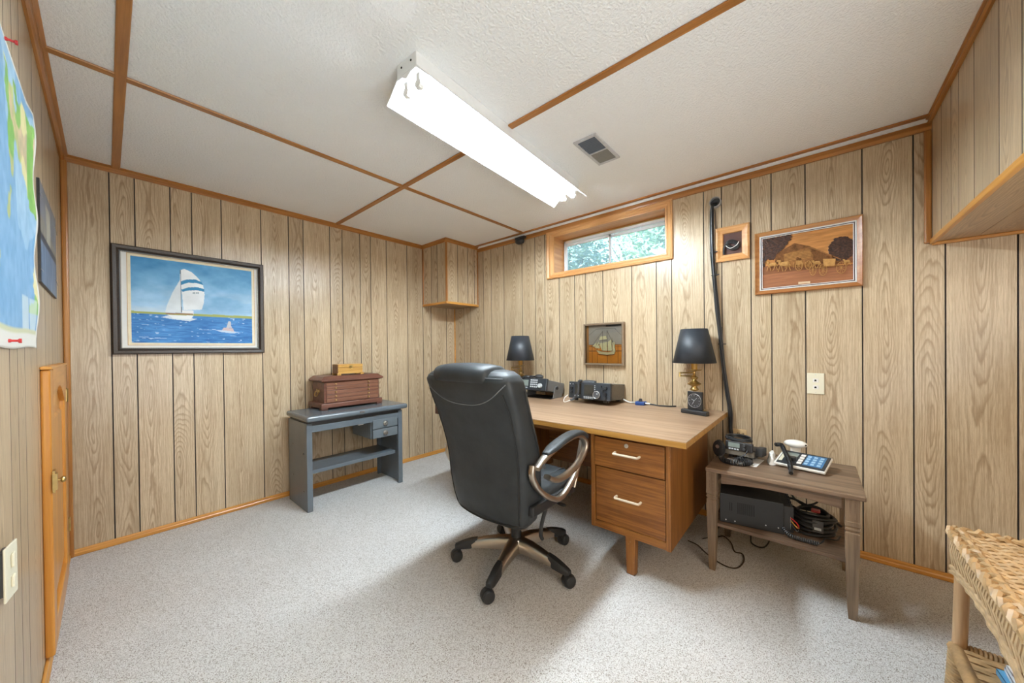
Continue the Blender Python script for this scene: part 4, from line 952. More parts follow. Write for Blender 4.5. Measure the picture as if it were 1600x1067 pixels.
bm = BM(); tube(bm, cr([(2.635, .932, DT + .012), (2.63, .90, DT + .010), (2.64, .86, DT + .006), (2.66, .80, DT + .005), (2.685, .76, DT + .006)], 4), .005, 8); solo('coax_cable', bm, M_RUBBER, (2.65, .85, DT), 'thin black cable leading from blue switch toward the right lamp', 'cable', smooth=True)

# ------------------------------------------------------------------ radios on the desk
def knob(bm, x, y, z, r, h_, n=16):     # knob on a face that looks towards local -x
    cyl(bm, (x, y, z), (x - h_, y, z), r, r * .86, n)
ra = thing('transceiver_radio', 'black and olive radio transceiver with big dial at desk middle', 'radio', (2.56, 1.32, DT))
MT = Matrix.Translation((2.56, 1.32, DT + .014)) @ Matrix.Rotation(.085, 4, 'Y')
def rp_(name, bm, mat, parent=ra, **k_): bm.transform(MT); return part(name, bm, mat, parent, **k_)
rb = rp_('case', box(-.110, .130, -.172, .172, .016, .138), M_RADO, bevel=.003)
rf = rp_('front_panel', box(-.140, -.110, -.178, .178, .012, .142), M_PANELB, bevel=.005)
rp_('display', box(-.142, -.139, -.040, .040, .045, .122), M_LCD, rf); rp_('display', box(-.142, -.139, .070, .120, .045, .125), M_LCD, rf)
bm = BM(); knob(bm, -.140, -.075, .052, .030, .024, 28); rp_('tuning_dial', bm, M_DGREY, rf, bevel=.003, smooth=True)
bm = BM(); tube(bm, [(-.162, -.075 + .027 * math.cos(t), .052 + .027 * math.sin(t)) for t in [2 * PI * q / 28 for q in range(28)]], .002, 6, True); rp_('dial_ring', bm, M_STEEL, rf, smooth=True)
bm = BM(); ball(bm, (-.165, -.082, .060), .002, .005, .005, 8, 5); rp_('finger_dimple', bm, M_BTN, rf)
for y, z, r_ in ((-.140, .105, .013), (-.140, .062, .012), (-.140, .030, .012), (.150, .095, .012), (.150, .060, .011), (-.104, .118, .006), (-.118, .085, .007)):
    bm = BM(); knob(bm, -.140, y, z, r_, .014); rp_('knob', bm, M_BLACK, rf, smooth=True)
    bm = BM(); tube(bm, [(-.153, y, z), (-.153, y + r_ * .7, z + r_ * .5)], .0012, 4); rp_('knob_mark', bm, M_BTN, rf)
for i in range(5): rp_('key', box(-.143, -.139, -.038 + i * .017, -.026 + i * .017, .026, .033), M_BTN, rf)
for i in range(5): rp_('key', box(-.143, -.139, -.038 + i * .017, -.027 + i * .017, .018, .022), M_BTN, rf)
for i in range(3): rp_('key', box(-.143, -.139, .085 + i * .014, .094 + i * .014, .030, .037), M_BTN, rf)
for i in range(5): rp_('key', box(-.143, -.139, -.054, -.048, .060 + i * .014, .066 + i * .014), M_BTN, rf)
for yy in (.165, .140):
    rp_('key', box(-.143, -.139, yy - .004, yy + .003, .120, .126), M_BTN, rf)
for a in ((-.09, .13, -.1725), (.10, .13, -.1725), (-.09, .03, -.1725), (.10, .03, -.1725)):
    bm = BM(); cyl(bm, (a[0], a[2] - .002, a[1] - .003), (a[0], a[2], a[1] - .003), .004, n=8); rp_('screw', bm, M_BLACK, rb)
for y in (-.13, .13):
    bm = BM(); bx(bm, -.125, -.095, y - .016, y + .016, -.004, .016); rp_('foot', bm, M_BLACK)
    bm = BM(); bx(bm, .09, .12, y - .014, y + .014, .002, .016); rp_('foot', bm, M_BLACK)
def handmic(nm, lab, c, rot, mats, cord, scale=1.0, face=True):
    h_ = thing(nm, lab, 'microphone', c)
    bm = BM(); rings = []
    for t, w_, th in ((-.05, .018, .012), (-.045, .026, .020), (-.01, .032, .026), (.03, .034, .027), (.048, .030, .022), (.053, .020, .012)):
        rings.append([(t * scale, (w_ * scale) * math.copysign(abs(math.cos(a)) ** .6, math.cos(a)), .5 * th * scale * math.copysign(abs(math.sin(a)) ** .7, math.sin(a))) for a in [2 * PI * q / 16 for q in range(16)]])
    loft(bm, rings); bm.transform(Matrix.Translation(c) @ rot); part('body', bm, mats, h_, smooth=True)
    bm = BM(); bx(bm, -.012 * scale, .015 * scale, .032 * scale, .039 * scale, -.006, .006); bm.transform(Matrix.Translation(c) @ rot); part('talk_button', bm, M_DGREY, h_, bevel=.002)
    if cord:
        bm = BM(); tube(bm, coil(cord[0], cord[1], cord[2], 8), cord[3], 5); part('coiled_cord', bm, mats, h_, smooth=True)
    return h_
ry = Matrix.Rotation
handmic('hand_microphone', 'dark hand microphone lying on top of the olive radio', (2.49, 1.345, DT + .166), ry(PI / 2 + .2, 4, 'Z'), M_DGREY,
        ([(2.455, 1.395, .915), (2.395, 1.388, .915), (2.385, 1.384, .870), (2.383, 1.393, .820), (2.386, 1.430, .778), (2.40, 1.465, .765)], .0068, 150, .0024))
bm = BM(); tube(bm, cr([(2.40, 1.465, .765), (2.37, 1.49, .75), (2.37, 1.51, .752), (2.39, 1.515, .778), (2.415, 1.498, .800)], 4), .003, 6); solo('mic_lead', bm, M_WPLAS, (2.38, 1.5, DT), 'pale lead plugged into the left of the olive radio front', 'cable', smooth=True)

rc = thing('marine_radio', 'grey radio with white keypad tilted on a bracket near the left lamp', 'radio', (2.53, 1.86, DT))
MT = Matrix.Translation((2.53, 1.85, DT + .055)) @ Matrix.Rotation(.20, 4, 'Y')
def rq(name, bm, mat, parent=rc, **k_): bm.transform(MT); return part(name, bm, mat, parent, **k_)
cs_ = rq('case', box(-.105, .150, -.140, .140, 0, .092), M_RADG, bevel=.004)
fp_ = rq('front_panel', box(-.135, -.105, -.145, .145, -.006, .100), M_PANELB, bevel=.006)
rq('display', box(-.137, -.134, .045, .120, .028, .080), M_LCDG, fp_)
for r_ in range(4):
    for c_ in range(4): rq('key', box(-.138, -.134, -.052 + c_ * .020, -.038 + c_ * .020, .018 + r_ * .019, .030 + r_ * .019), M_BTN, fp_)
bm = BM(); knob(bm, -.135, -.085, .036, .020, .018, 20); rq('tuning_knob', bm, M_BTN, fp_, smooth=True)
for i in range(4): rq('key', box(-.138, -.134, .050 + i * .018, .062 + i * .018, .010, .017), M_BTN, fp_)
bm = BM(); prism(bm, [(2.50, DT), (2.64, DT), (2.645, DT + .030), (2.585, DT + .108), (2.545, DT + .105), (2.535, DT + .09)], lambda a, b, d: (a, d, b), 1.702, 1.7065); br = part('bracket', bm, M_RADG, rc)
bm = BM(); prism(bm, [(2.50, DT), (2.64, DT), (2.645, DT + .030), (2.585, DT + .108), (2.545, DT + .105), (2.535, DT + .09)], lambda a, b, d: (a, d, b), 1.9935, 1.998); part('bracket', bm, M_RADG, rc)
part('bracket_base', box(2.47, 2.65, 1.702, 1.998, DT, DT + .004), M_BLACK, rc)
bm = BM(); cyl(bm, (2.553, 1.702, DT + .088), (2.553, 1.688, DT + .088), .013, n=12); part('bracket_knob', bm, M_BLACK, br)
h2 = thing('hand_microphone', 'black hand microphone resting on the grey keypad radio', 'microphone', (2.50, 1.84, DT + .175))
bm = BM(); ball(bm, (2.49, 1.84, DT + .185), .030, .045, .022, 16, 8); bx(bm, 2.455, 2.50, 1.872, 1.93, DT + .176, DT + .192); part('body', bm, M_BLACKM, h2, smooth=True)
bm = BM(); tube(bm, coil([(2.47, 1.925, DT + .180), (2.44, 1.95, DT + .184), (2.385, 1.965, DT + .165), (2.37, 1.975, DT + .12), (2.37, 1.98, DT + .07), (2.40, 1.98, DT + .03)], .010, 130, 8), .0035, 5); part('coiled_cord', bm, M_BLACK, h2, smooth=True)

# ------------------------------------------------------------------ side table
tb = thing('side_table', 'grey brown wooden side table with lower shelf beside the desk', 'table', (2.26, .15, 0))
TZ = .542; tx0, tx1, ty0, ty1 = 2.045, 2.545, -.160, .428
ty1 = .437
bm = BM(); bx(bm, tx0, tx1, ty0, ty1, TZ - .022, TZ); part('tabletop', bm, M_WALT, tb, bevel=.005)
for y0, y1 in ((-.130, .415),):
    bm = BM(); ap = [(y0 + .045, TZ - .022), (y1 - .045, TZ - .022), (y1 - .045, TZ - .078)] + [(y1 - .045 - (y1 - y0 - .09) * t, TZ - .078 + .018 * math.sin(PI * t)) for t in [i / 10 for i in range(1, 10)]] + [(y0 + .045, TZ - .078)]
    prism(bm, ap, lambda a, b, d: (d, a, b), 2.072, 2.090); part('apron', bm, M_WALT, tb)
    bm = BM(); prism(bm, ap, lambda a, b, d: (d, a, b), 2.50, 2.518); part('apron', bm, M_WALT, tb)
for y in (-.112, .398): part('apron', box(2.11, 2.485, y - .009, y + .009, TZ - .078, TZ - .022), M_WALT, tb)
def tleg(x, y):
    bm = BM(); hw = .0235
    prof = [(0, .0135), (.045, .0165), (.30, .0225), (.372, .0235), (.376, .0200), (.382, .0200), (.386, .0240), (.392, .0240), (.395, .0215), (.400, .0215), (.404, .0245), (.420, .0245), (.425, .0235), (TZ - .022, .0235)]
    loft(bm, [[(x - a, y - a, z), (x + a, y - a, z), (x + a, y + a, z), (x - a, y + a, z)] for z, a in prof])
    lg = part('leg', bm, M_WALTZ, tb)
    bm = BM()
    for d_ in (-.008, .008): bx(bm, x - hw - .0008, x - hw + .001, y + d_ - .0015, y + d_ + .0015, .435, .515)
    part('flute', bm, M_WALT, lg)
for x, y in ((2.080, -.118), (2.080, .412), (2.508, -.118), (2.508, .412)): tleg(x, y)
SHZ = .248
part('shelf', box(2.085, 2.50, -.125, .418, SHZ - .018, SHZ), M_WALT, tb, bevel=.003)
part('shelf_cleat', box(2.12, 2.46, -.10, -.08, SHZ - .035, SHZ - .018), M_WALT, tb)

# power supply on the shelf
ps = thing('power_supply', 'black metal power supply box on the side table shelf', 'power supply', (2.27, .27, SHZ), .16)
bm = BM(); bx(bm, -.135, .150, -.130, .135, .004, .150); part('case', bm, M_PSBOX, ps, local=True, bevel=.003)
bm = BM(); bx(bm, -.139, -.135, -.132, .137, .002, .153); pf_ = part('front_panel', bm, plain('ps_front', (.014, .015, .017), .45), ps, local=True, bevel=.002)
bm = BM()
for i in range(9): bx(bm, -.1400, -.1385, .055 - i * .0085, .0585 - i * .0085, .060 + .004 * 0, .118)
for i in range(2): bx(bm, -.1400, -.1385, .082 + i * .0085, .0855 + i * .0085, .070, .112)
part('vent_slot', bm, M_HOLE, pf_, local=True)
bm = BM()
for y in (.11, .07, -.06, -.11): cyl(bm, (-.141, y, .018 if y > 0 else .03), (-.139, y, .018 if y > 0 else .03), .003, n=8)
part('screw', bm, M_STEEL, pf_, local=True)
bm = BM(); bx(bm, -.13, .14, -.158, -.130, .010, .140)
for i in range(7): bx(bm, -.12 + i * .037, -.115 + i * .037, -.172, -.158, .012, .138)
part('heat_sink', bm, M_PSBOX, ps, local=True)
bm = BM(); bx(bm, -.128, -.10, -.1600, -.1590, .03, .09); part('terminal', bm, M_STEEL, ps, local=True)
for i, (mt, r_) in enumerate(((M_RED, .0028), (M_CREAM, .0022), (M_BLACK, .0028))):
    bm = BM(); tube(bm, cr([(-.125, -.160, .085 - i * .012), (-.150, -.180, .075 - i * .02), (-.13, -.19, .045), (-.09, -.185, .03), (-.02, -.20, .012)], 4), r_, 6); part('lead', bm, mt, ps, local=True, smooth=True)

# cable coil and mic on the shelf
cl = thing('cable_coil', 'thick black cable coiled in a ring on the side table shelf', 'cable', (2.30, .010, SHZ))
bm = BM()
for i in range(9):
    r_ = .082 - .010 * (i % 3) + random.uniform(-.004, .004); z = SHZ + .010 + .0125 * (i // 1) * .85; ox, oy = random.uniform(-.006, .006), random.uniform(-.006, .006)
    tube(bm, [(2.30 + ox + r_ * .95 * math.cos(t), .010 + oy + r_ * math.sin(t), z + .006 * math.sin(t * 2 + i)) for t in [2 * PI * q / 28 for q in range(28)]], .0075, 7, True)
part('loop', bm, M_RUBBER, cl, smooth=True)
bm = BM(); loft(bm, [[(2.218 - .004 * s_, .012, z), (2.218 - .004 * s_, -.028, z), (2.222 - .004 * s_, -.028, z), (2.222 - .004 * s_, .012, z)] for z, s_ in ((SHZ + .028, 0), (SHZ + .085, 1))]); part('cardboard_tag', bm, plain('tag_grey', (.10, .10, .105), .5), cl, label='grey product tag')
bm = BM(); bx(bm, 2.2135, 2.2145, -.020, .006, SHZ + .04, SHZ + .052); part('tag_print', bm, M_BTN, cl)
bm = BM(); bx(bm, 2.27, 2.31, -.018, .018, SHZ + .100, SHZ + .112); part('connector', bm, M_RED, cl, bevel=.006, label='red plug')
bm = BM(); tube(bm, coil([(2.22, .115, SHZ + .055), (2.165, .120, SHZ + .035), (2.135, .095, SHZ + .016), (2.130, .055, SHZ + .013), (2.128, -.01, SHZ + .013)], .0085, 130, 8), .0028, 5)
mc = thing('coiled_lead', 'black coiled microphone lead on shelf in front of the cable ring', 'cable', (2.13, .05, SHZ)); part('coiled_cord', bm, M_DGREY, mc, smooth=True)
bm = BM(); tube(bm, cr([(2.128, -.01, SHZ + .012), (2.15, -.025, SHZ + .02), (2.20, -.035, SHZ + .018), (2.24, -.075, SHZ + .006), (2.30, -.09, SHZ + .005)], 4), .003, 6); part('lead', bm, M_RUBBER, mc, smooth=True)
bm = BM()
tube(bm, cr([(2.46, .14, .33), (2.45, .09, .335), (2.46, .03, .31), (2.47, -.03, .285), (2.46, -.07, .262), (2.42, -.098, .256)], 5), .006, 7)
tube(bm, cr([(2.47, .10, .39), (2.46, .095, .345), (2.46, .05, .312), (2.47, .0, .33), (2.48, -.02, .372)], 5), .005, 7)
tube(bm, cr([(2.43, .12, .30), (2.40, .085, .31), (2.38, .05, .29), (2.41, .01, .27)], 5), .004, 7)
solo('loose_cables', bm, M_RUBBER, (2.45, .05, SHZ), 'tangle of loose black cables behind the coil under the table', 'cable', smooth=True)

# cables on the carpet
M_FCAB = plain('brown_floor_cable', (.045, .03, .018), .5)
bm = BM(); tube(bm, cr([(2.279, .583, .006), (2.262, .527, .006), (2.198, .463, .006), (2.142, .375, .006), (2.154, .318, .006), (2.245, .296, .006), (2.324, .312, .006), (2.325, .350, .006), (2.418, .383, .006), (2.47, .431, .006), (2.434, .470, .006), (2.50, .50, .05), (2.60, .50, .10)], 6), .0035, 6)
solo('floor_cable', bm, M_FCAB, (2.3, .4, 0), 'thin brown cable looping on carpet between desk and side table', 'cable', smooth=True)
bm = BM(); tube(bm, cr([(2.62, .30, .12), (2.52, .295, .03), (2.481, .285, .008), (2.469, .238, .006), (2.541, .214, .006), (2.62, .20, .05)], 6), .004, 6)
solo('floor_cable', bm, M_RUBBER, (2.5, .25, 0), 'short black cable loop on carpet under the side table shelf', 'cable', smooth=True)
bm = BM(); tube(bm, cr([(2.358, .52, .006), (2.425, .485, .006), (2.53, .47, .02), (2.60, .46, .05)], 6), .0035, 6)
solo('floor_cable', bm, M_RUBBER, (2.4, .5, 0), 'short dark cable on carpet behind the left table leg', 'cable', smooth=True)

# mobile radio on the side table
pa = thing('paper_sheet', 'white paper sheet under the mobile radio on the side table', 'paper', (2.28, .30, TZ), -.12)
part('sheet', box(-.065, .095, -.075, .075, 0, .002), M_PAPER, pa, local=True)
r3 = thing('mobile_radio', 'compact black mobile radio with lit display on the side table', 'radio', (2.30, .315, TZ + .002), -.12)
MT = Matrix.Translation((0, 0, .009)) @ Matrix.Rotation(.06, 4, 'Y')
def r3p(name, bm, mat, parent=r3, **k_): bm.transform(MT); return part(name, bm, mat, parent, local=True, **k_)
c3 = r3p('case', box(-.030, .115, -.075, .070, .012, .055), M_BLACKM, bevel=.003)
f3 = r3p('front_panel', box(-.052, -.030, -.068, .062, .045, .092), M_BLACK, bevel=.004)
r3p('display', box(-.0535, -.0515, -.008, .046, .062, .086), M_LCDG, f3); r3p('lower_body', box(-.046, .11, -.074, .068, .018, .050), M_RADO, c3, bevel=.004)
for i in range(4): r3p('key', box(-.0535, -.0515, -.004 + i * .013, .005 + i * .013, .049, .056), M_BTN, f3)
for z in (.060, .080):
    bm = BM(); knob(bm, -.052, -.030, z, .007, .010); r3p('knob', bm, M_DGREY, f3, smooth=True)
bm = BM(); bx(bm, -.02, .05, -.105, -.076, .028, .070); bx(bm, .055, .10, -.098, -.076, .02, .06); r3p('heat_sink', bm, M_BLACKM, c3)
for i in range(4): r3p('foot', box(-.03 + (i % 2) * .10, -.01 + (i % 2) * .10, -.06 + (i // 2) * .09, -.04 + (i // 2) * .09, 0, .014), M_BLACK)
bm = BM()
for i in range(2): tube(bm, [(2.345 + (.050 - .004 * (i % 2)) * math.cos(t), .330 + (.062 - .004 * (i % 2)) * math.sin(t), TZ + .106 + i * .0095 + .003 * math.sin(t + i)) for t in [2 * PI * q / 24 for q in range(24)]], .006, 7, True)
solo('cable_ring', bm, M_CABL, (2.345, .33, TZ + .11), 'small ring of black cable piled on top of the mobile radio', 'cable', smooth=True)
m3 = thing('hand_microphone', 'round faced black hand microphone at left of the mobile radio', 'microphone', (2.235, .410, TZ))
bm = BM(); mm = Matrix.Translation((2.238, .408, TZ + .062)) @ Matrix.Rotation(-.35, 4, 'Z')
rings = [[(x_, w_ * math.cos(a), 1.45 * w_ * math.sin(a)) for a in [2 * PI * q / 20 for q in range(20)]] for x_, w_ in ((-.016, .022), (-.012, .030), (.004, .033), (.014, .028))]
loft(bm, rings); bm.transform(mm); part('body', bm, M_BLACK, m3, smooth=True)
bm = BM(); cyl(bm, (-.0185, 0, .012), (-.016, 0, .012), .010, n=16); bm.transform(mm); part('grille', bm, M_STEEL, m3)
bm = BM(); tube(bm, coil([(2.215, .395, TZ + .020), (2.185, .375, TZ + .014), (2.170, .335, TZ + .014), (2.185, .285, TZ + .014), (2.225, .262, TZ + .014), (2.262, .285, TZ + .014), (2.268, .325, TZ + .016)], .0115, 95, 8), .0036, 5); part('coiled_cord', bm, M_BLACK, m3, smooth=True)
bm = BM(); tube(bm, cr([(2.268, .335, TZ + .016), (2.235, .33, TZ + .022), (2.225, .29, TZ + .045), (2.245, .275, TZ + .07)], 5), .0035, 6); part('lead', bm, M_BLACK, m3, smooth=True)

# keypad base station
RK = -.20
kb = thing('base_station', 'ivory desk radio with blue keypad panel on the side table', 'radio', (2.345, .052, TZ), RK)
SL = Matrix.Translation((0, 0, .034)) @ Matrix.Rotation(-.22, 4, 'Y')
def kp(name, bm, mat, parent=kb, **k_): bm.transform(SL); return part(name, bm, mat, parent, local=True, **k_)
bm = BM(); loft(bm, [[(-.05, -.075, 0), (.07, -.075, 0), (.07, .085, 0), (-.05, .085, 0)], [(-.062, -.085, .020), (.085, -.085, .046), (.085, .09, .046), (-.062, .09, .020)]]); part('base_shell', bm, M_WPLAS, kb, local=True, bevel=.003)
bm = BM(); bx(bm, -.080, .085, -.105, .102, -.008, .004); tp = kp('top_shell', bm, M_WPLAS, bevel=.003)
bm = BM(); bx(bm, -.072, .078, -.100, .092, .004, .008); fk = kp('front_panel', bm, M_PANELB, tp, bevel=.001)
kp('keypad', box(-.055, .062, -.088, -.012, .008, .0095), plain('keypad_blue', (.045, .17, .36), .4), fk)
M_KEY = plain('key_pale_blue', (.35, .55, .72), .4)
for i in range(3):
    for j in range(4): kp('key', box(-.047 + j * .027, -.031 + j * .027, -.080 + i * .025, -.066 + i * .025, .0095, .0115), M_KEY, fk)
for j in range(4): kp('key', box(-.052 + j * .029, -.032 + j * .029, -.006, .012, .008, .0105), M_WPLAS, fk)
for x_, y_, r_ in ((-.02, .030, .014), (-.015, .052, .008)):
    bm = BM(); cyl(bm, (x_, y_, .008), (x_, y_, .024), r_, r_ * .85, 16); kp('knob', bm, M_BLACK, fk, smooth=True)
kp('meter_window', box(.015, .055, .022, .07, .008, .010), M_LCDG, fk); kp('meter_window', box(-.05, .05, .074, .088, .008, .0095), M_IVORY, fk)
bm = BM(); ball(bm, (0, 0, 0), .030, .052, .021, 18, 10); bm.transform(Matrix.Translation((2.462, .082, TZ + .094)) @ Matrix.Rotation(-.12, 4, 'Z'))
ws = thing('white_handset', 'white oval handset resting behind the blue keypad radio', 'handset', (2.462, .075, TZ + .09)); part('shell', bm, M_WPLAS, ws, smooth=True)
bm = BM(); bx(bm, 2.462, 2.490, .06, .105, TZ, TZ + .082); part('cradle_post', bm, M_WPLAS, ws, bevel=.006)
bm = BM(); cyl(bm, (2.440, .038, TZ + .096), (2.450, .042, TZ + .096), .004, n=8); part('hook_hole', bm, M_HOLE, ws)
bm = BM(); cdp = [(2.42, .165, TZ + .085), (2.395, .140, TZ + .092), (2.36, .128, TZ + .078), (2.315, .115, TZ + .062), (2.265, .102, TZ + .045), (2.225, .095, TZ + .030), (2.19, .092, TZ + .020)]
tube(bm, coil(cdp, .0085, 105, 8), .0034, 5); tube(bm, cr([(2.19, .092, TZ + .020), (2.165, .090, TZ + .012)], 2), .009, 8); ck2 = thing('coiled_handset_cord', 'thick black coiled cord lying across the keypad radio', 'cord', (2.3, .12, TZ + .06)); part('coiled_cord', bm, M_BLACK, ck2, smooth=True)
bm = BM(); rings = []
for i in range(5):
    z = TZ + .001 + i * .013; rings.append([(2.335 + (.042 + .010 * mnoise.noise((i * 3.1, q * 1.3, 0))) * math.cos(2 * PI * q / 14) + .008 * i, 0.178 + (.020 - .003 * i + .012 * mnoise.noise((i * 2.3, q * 1.7, 5))) * math.sin(2 * PI * q / 14), z) for q in range(14)])
loft(bm, rings); solo('crumpled_bag', bm, M_PAPER, (2.345, .175, TZ), 'crumpled white plastic bag tucked at left of the keypad radio', 'bag', smooth=True, ang=25)

# ------------------------------------------------------------------ office chair
CH = (1.46, 1.235, 0)
oc = thing('office_chair', 'black leather executive office chair with champagne metal arms, seen from behind', 'chair', CH, 0.02)
# base
BC = Vector((0, .01, 0))
bm = BM(); lathe(bm, [(.050, .070), (.056, .085), (.056, .125), (.048, .142), (.034, .146)], BC, 24); hub = part('base_hub', bm, M_CHAMP, oc, local=True, smooth=True)
for q in range(5):
    a = math.radians(54 + 72 * q - 1.2); c, s_ = math.cos(a), math.sin(a); RAD = .318
    def ap_(d, z, sd=0): return (BC.x + c * d - s_ * sd, BC.y + s_ * d + c * sd, z)
    bm = BM(); rings = []
    for d, zt, zb, wt, wb_ in ((.030, .146, .082, .028, .034), (.10, .146, .085, .024, .032), (.17, .136, .086, .020, .028), (.24, .120, .082, .017, .024), (.29, .104, .076, .015, .020)):
        rings.append([ap_(d, zb, -wb_), ap_(d, (zt + zb) / 2, -wb_ * 1.02), ap_(d, zt - .006, -wt), ap_(d, zt, -wt * .5), ap_(d, zt - .003, 0), ap_(d, zt, wt * .5), ap_(d, zt - .006, wt), ap_(d, (zt + zb) / 2, wb_ * 1.02), ap_(d, zb, wb_)])
    loft(bm, rings); lg = part('base_leg', bm, M_CHAMP, oc, local=True, smooth=True, ang=50)
    bm = BM(); rings = []
    for d, zt, zb, w_ in ((.215, .130, .096, .018), (.25, .122, .078, .025), (.29, .110, .072, .023), (.325, .096, .070, .021), (.340, .090, .072, .014)):
        rings.append([ap_(d, zb, -w_), ap_(d, (zt + zb) / 2 + .004, -w_), ap_(d, zt, -w_ * .6), ap_(d, zt, w_ * .6), ap_(d, (zt + zb) / 2 + .004, w_), ap_(d, zb, w_)])
    loft(bm, rings); part('toe_cap', bm, M_BLACK, lg, local=True, smooth=True, ang=50)
    # caster: stem, hood and twin wheels; each swivelled its own way
    sw_ = a + (1.9, .5, -.7, 1.2, .25)[q]; px_, py_, _ = ap_(RAD, 0); wx, wy = px_ + .016 * math.cos(sw_), py_ + .016 * math.sin(sw_); nx_, ny_ = -math.sin(sw_), math.cos(sw_)
    bm = BM(); cyl(bm, (px_, py_, .045), (px_, py_, .074), .009, n=10); cyl(bm, (wx - nx_ * .008, wy - ny_ * .008, .031), (wx + nx_ * .008, wy + ny_ * .008, .031), .032, n=20); cs = part('caster', bm, M_BLACK, oc, local=True, smooth=True)
    for e in (-1, 1):
        bm = BM(); rings = []
        for o_, r_ in ((.006, .027), (.008, .030), (.020, .030), (.025, .026), (.027, .012)):
            cx_, cy_ = wx + e * nx_ * o_, wy + e * ny_ * o_; rings.append([(cx_ + r_ * math.cos(t) * math.cos(sw_), cy_ + r_ * math.cos(t) * math.sin(sw_), .030 + r_ * math.sin(t)) for t in [2 * PI * i / 20 for i in range(20)]])
        loft(bm, rings); part('wheel', bm, M_RUBBER, cs, local=True, smooth=True)
    bm = BM(); tube(bm, [(px_ + .012 * math.cos(t), py_ + .012 * math.sin(t), .0725) for t in [2 * PI * i / 14 for i in range(14)]], .002, 6, True); part('collar', bm, M_STEEL, cs, local=True)
bm = BM(); cyl(bm, (BC.x, BC.y, .14), (BC.x, BC.y, .30), .028, n=20); cyl(bm, (BC.x, BC.y, .30), (BC.x, BC.y, .38), .016, n=16); part('gas_lift', bm, M_BLACK, oc, local=True, smooth=True)
bm = BM(); bx(bm, -.14, .13, -.085, .085, .360, .405); bx(bm, -.24, -.10, -.05, .05, .345, .385); part('tilt_mechanism', bm, M_BLACK, oc, local=True, bevel=.01)
bm = BM(); tube(bm, cr([(.02, -.08, .385), (.05, -.20, .375), (.055, -.235, .37)], 4), .006, 8); ball(bm, (.056, -.25, .37), .012, .03, .008, 10, 6); part('lift_lever', bm, M_BLACK, oc, local=True, smooth=True)
bm = BM(); rings = [[(-.17, -.16 + i, .28), (-.15, -.16 + i, .28)] for i in (0, 1)]
bm.free(); bm = BM(); tube(bm, cr([(.02, -.185, .42), (.00, -.19, .36), (-.03, -.185, .29), (-.035, -.18, .23), (-.02, -.178, .20)], 5), .010, 8, rr=None); part('tilt_handle', bm, M_BLACKM, oc, local=True, smooth=True)
# seat cushion
def se(a, n_): return math.copysign(abs(math.cos(a)) ** (2 / n_), math.cos(a)), math.copysign(abs(math.sin(a)) ** (2 / n_), math.sin(a))
bm = BM(); rings = []
for z, k_ in ((.400, .86), (.408, .95), (.430, 1.0), (.470, 1.0), (.492, .97), (.506, .88), (.513, .70), (.515, .40)):
    rings.append([(.015 + .255 * k_ * se(a, 4)[0], .255 * k_ * se(a, 4)[1], z - (.018 * max(0, se(a, 4)[0]) ** 3 if z > .44 else 0)) for a in [2 * PI * q / 48 for q in range(48)]])
loft(bm, rings); seat = part('seat', bm, M_LEATHER, oc, local=True, smooth=True, ang=70)
for s_ in (-1, 1):
    bm = BM(); tube(bm, cr([(-.2, s_ * .175, .512), (0, s_ * .178, .513), (.15, s_ * .172, .508), (.25, s_ * .150, .486)], 5), .003, 6); part('seam', bm, M_DGREY, seat, local=True)
bm = BM(); tube(bm, [(.015 + .257 * se(a, 4)[0], .257 * se(a, 4)[1], .452 - .018 * max(0, se(a, 4)[0]) ** 3) for a in [2 * PI * q / 48 for q in range(48)]], .004, 6, True); part('piping', bm, M_SEAM, seat, local=True, smooth=True)
# backrest: lofted sections (z, rear x at the middle, front x, half width)
SEC = [(.318, -.215, -.165, .160), (.328, -.240, -.140, .200), (.360, -.265, -.122, .228), (.43, -.282, -.118, .244), (.52, -.296, -.112, .254), (.62, -.304, -.120, .260), (.70, -.316, -.140, .265), (.78, -.336, -.175, .270), (.86, -.362, -.212, .275), (.93, -.390, -.240, .279), (.99, -.414, -.262, .281), (1.03, -.422, -.275, .277), (1.055, -.415, -.285, .262), (1.072, -.398, -.300, .235), (1.080, -.378, -.318, .19)]
SEC = [(z, a, b, w_) for z, a, b, w_ in SEC]
def sec(z):
    for (z0, *p0), (z1, *p1) in zip(SEC, SEC[1:]):
        if z <= z1: t = max(0, (z - z0) / (z1 - z0)); return [a + (b - a) * t for a, b in zip(p0, p1)]
    return SEC[-1][1:]
NB = 4.2
def brear(y, z):
    r_, f_, w_ = sec(z); xc, tx = (r_ + f_) / 2, (f_ - r_) / 2; q = min(1, abs(y) / w_); return xc - tx * max(0, 1 - q ** NB) ** (1 / NB) + .012 * q * q
bm = BM(); rings = []
ZS = [SEC[0][0]]
for (z0, *_), (z1, *_) in zip(SEC, SEC[1:]):
    for i in range(1, 4): ZS.append(z0 + (z1 - z0) * i / 3)
for z in ZS:
    r_, f_, w_ = sec(z); xc, tx = (r_ + f_) / 2, (f_ - r_) / 2; rg = []
    for q in range(56):
        cx_, cy_ = se(2 * PI * q / 56, NB); x_, y_ = xc + tx * cx_, w_ * cy_
        x_ += .012 * (y_ / w_) ** 2 + (.016 * (abs(y_ / w_) ** 3) if cx_ > 0 else 0)        # wrapped rear, side wings in front
        rg.append((x_, y_, z))
    rings.append(rg)
loft(bm, rings); back = part('backrest', bm, M_LEATHER, oc, local=True, smooth=True, ang=75)
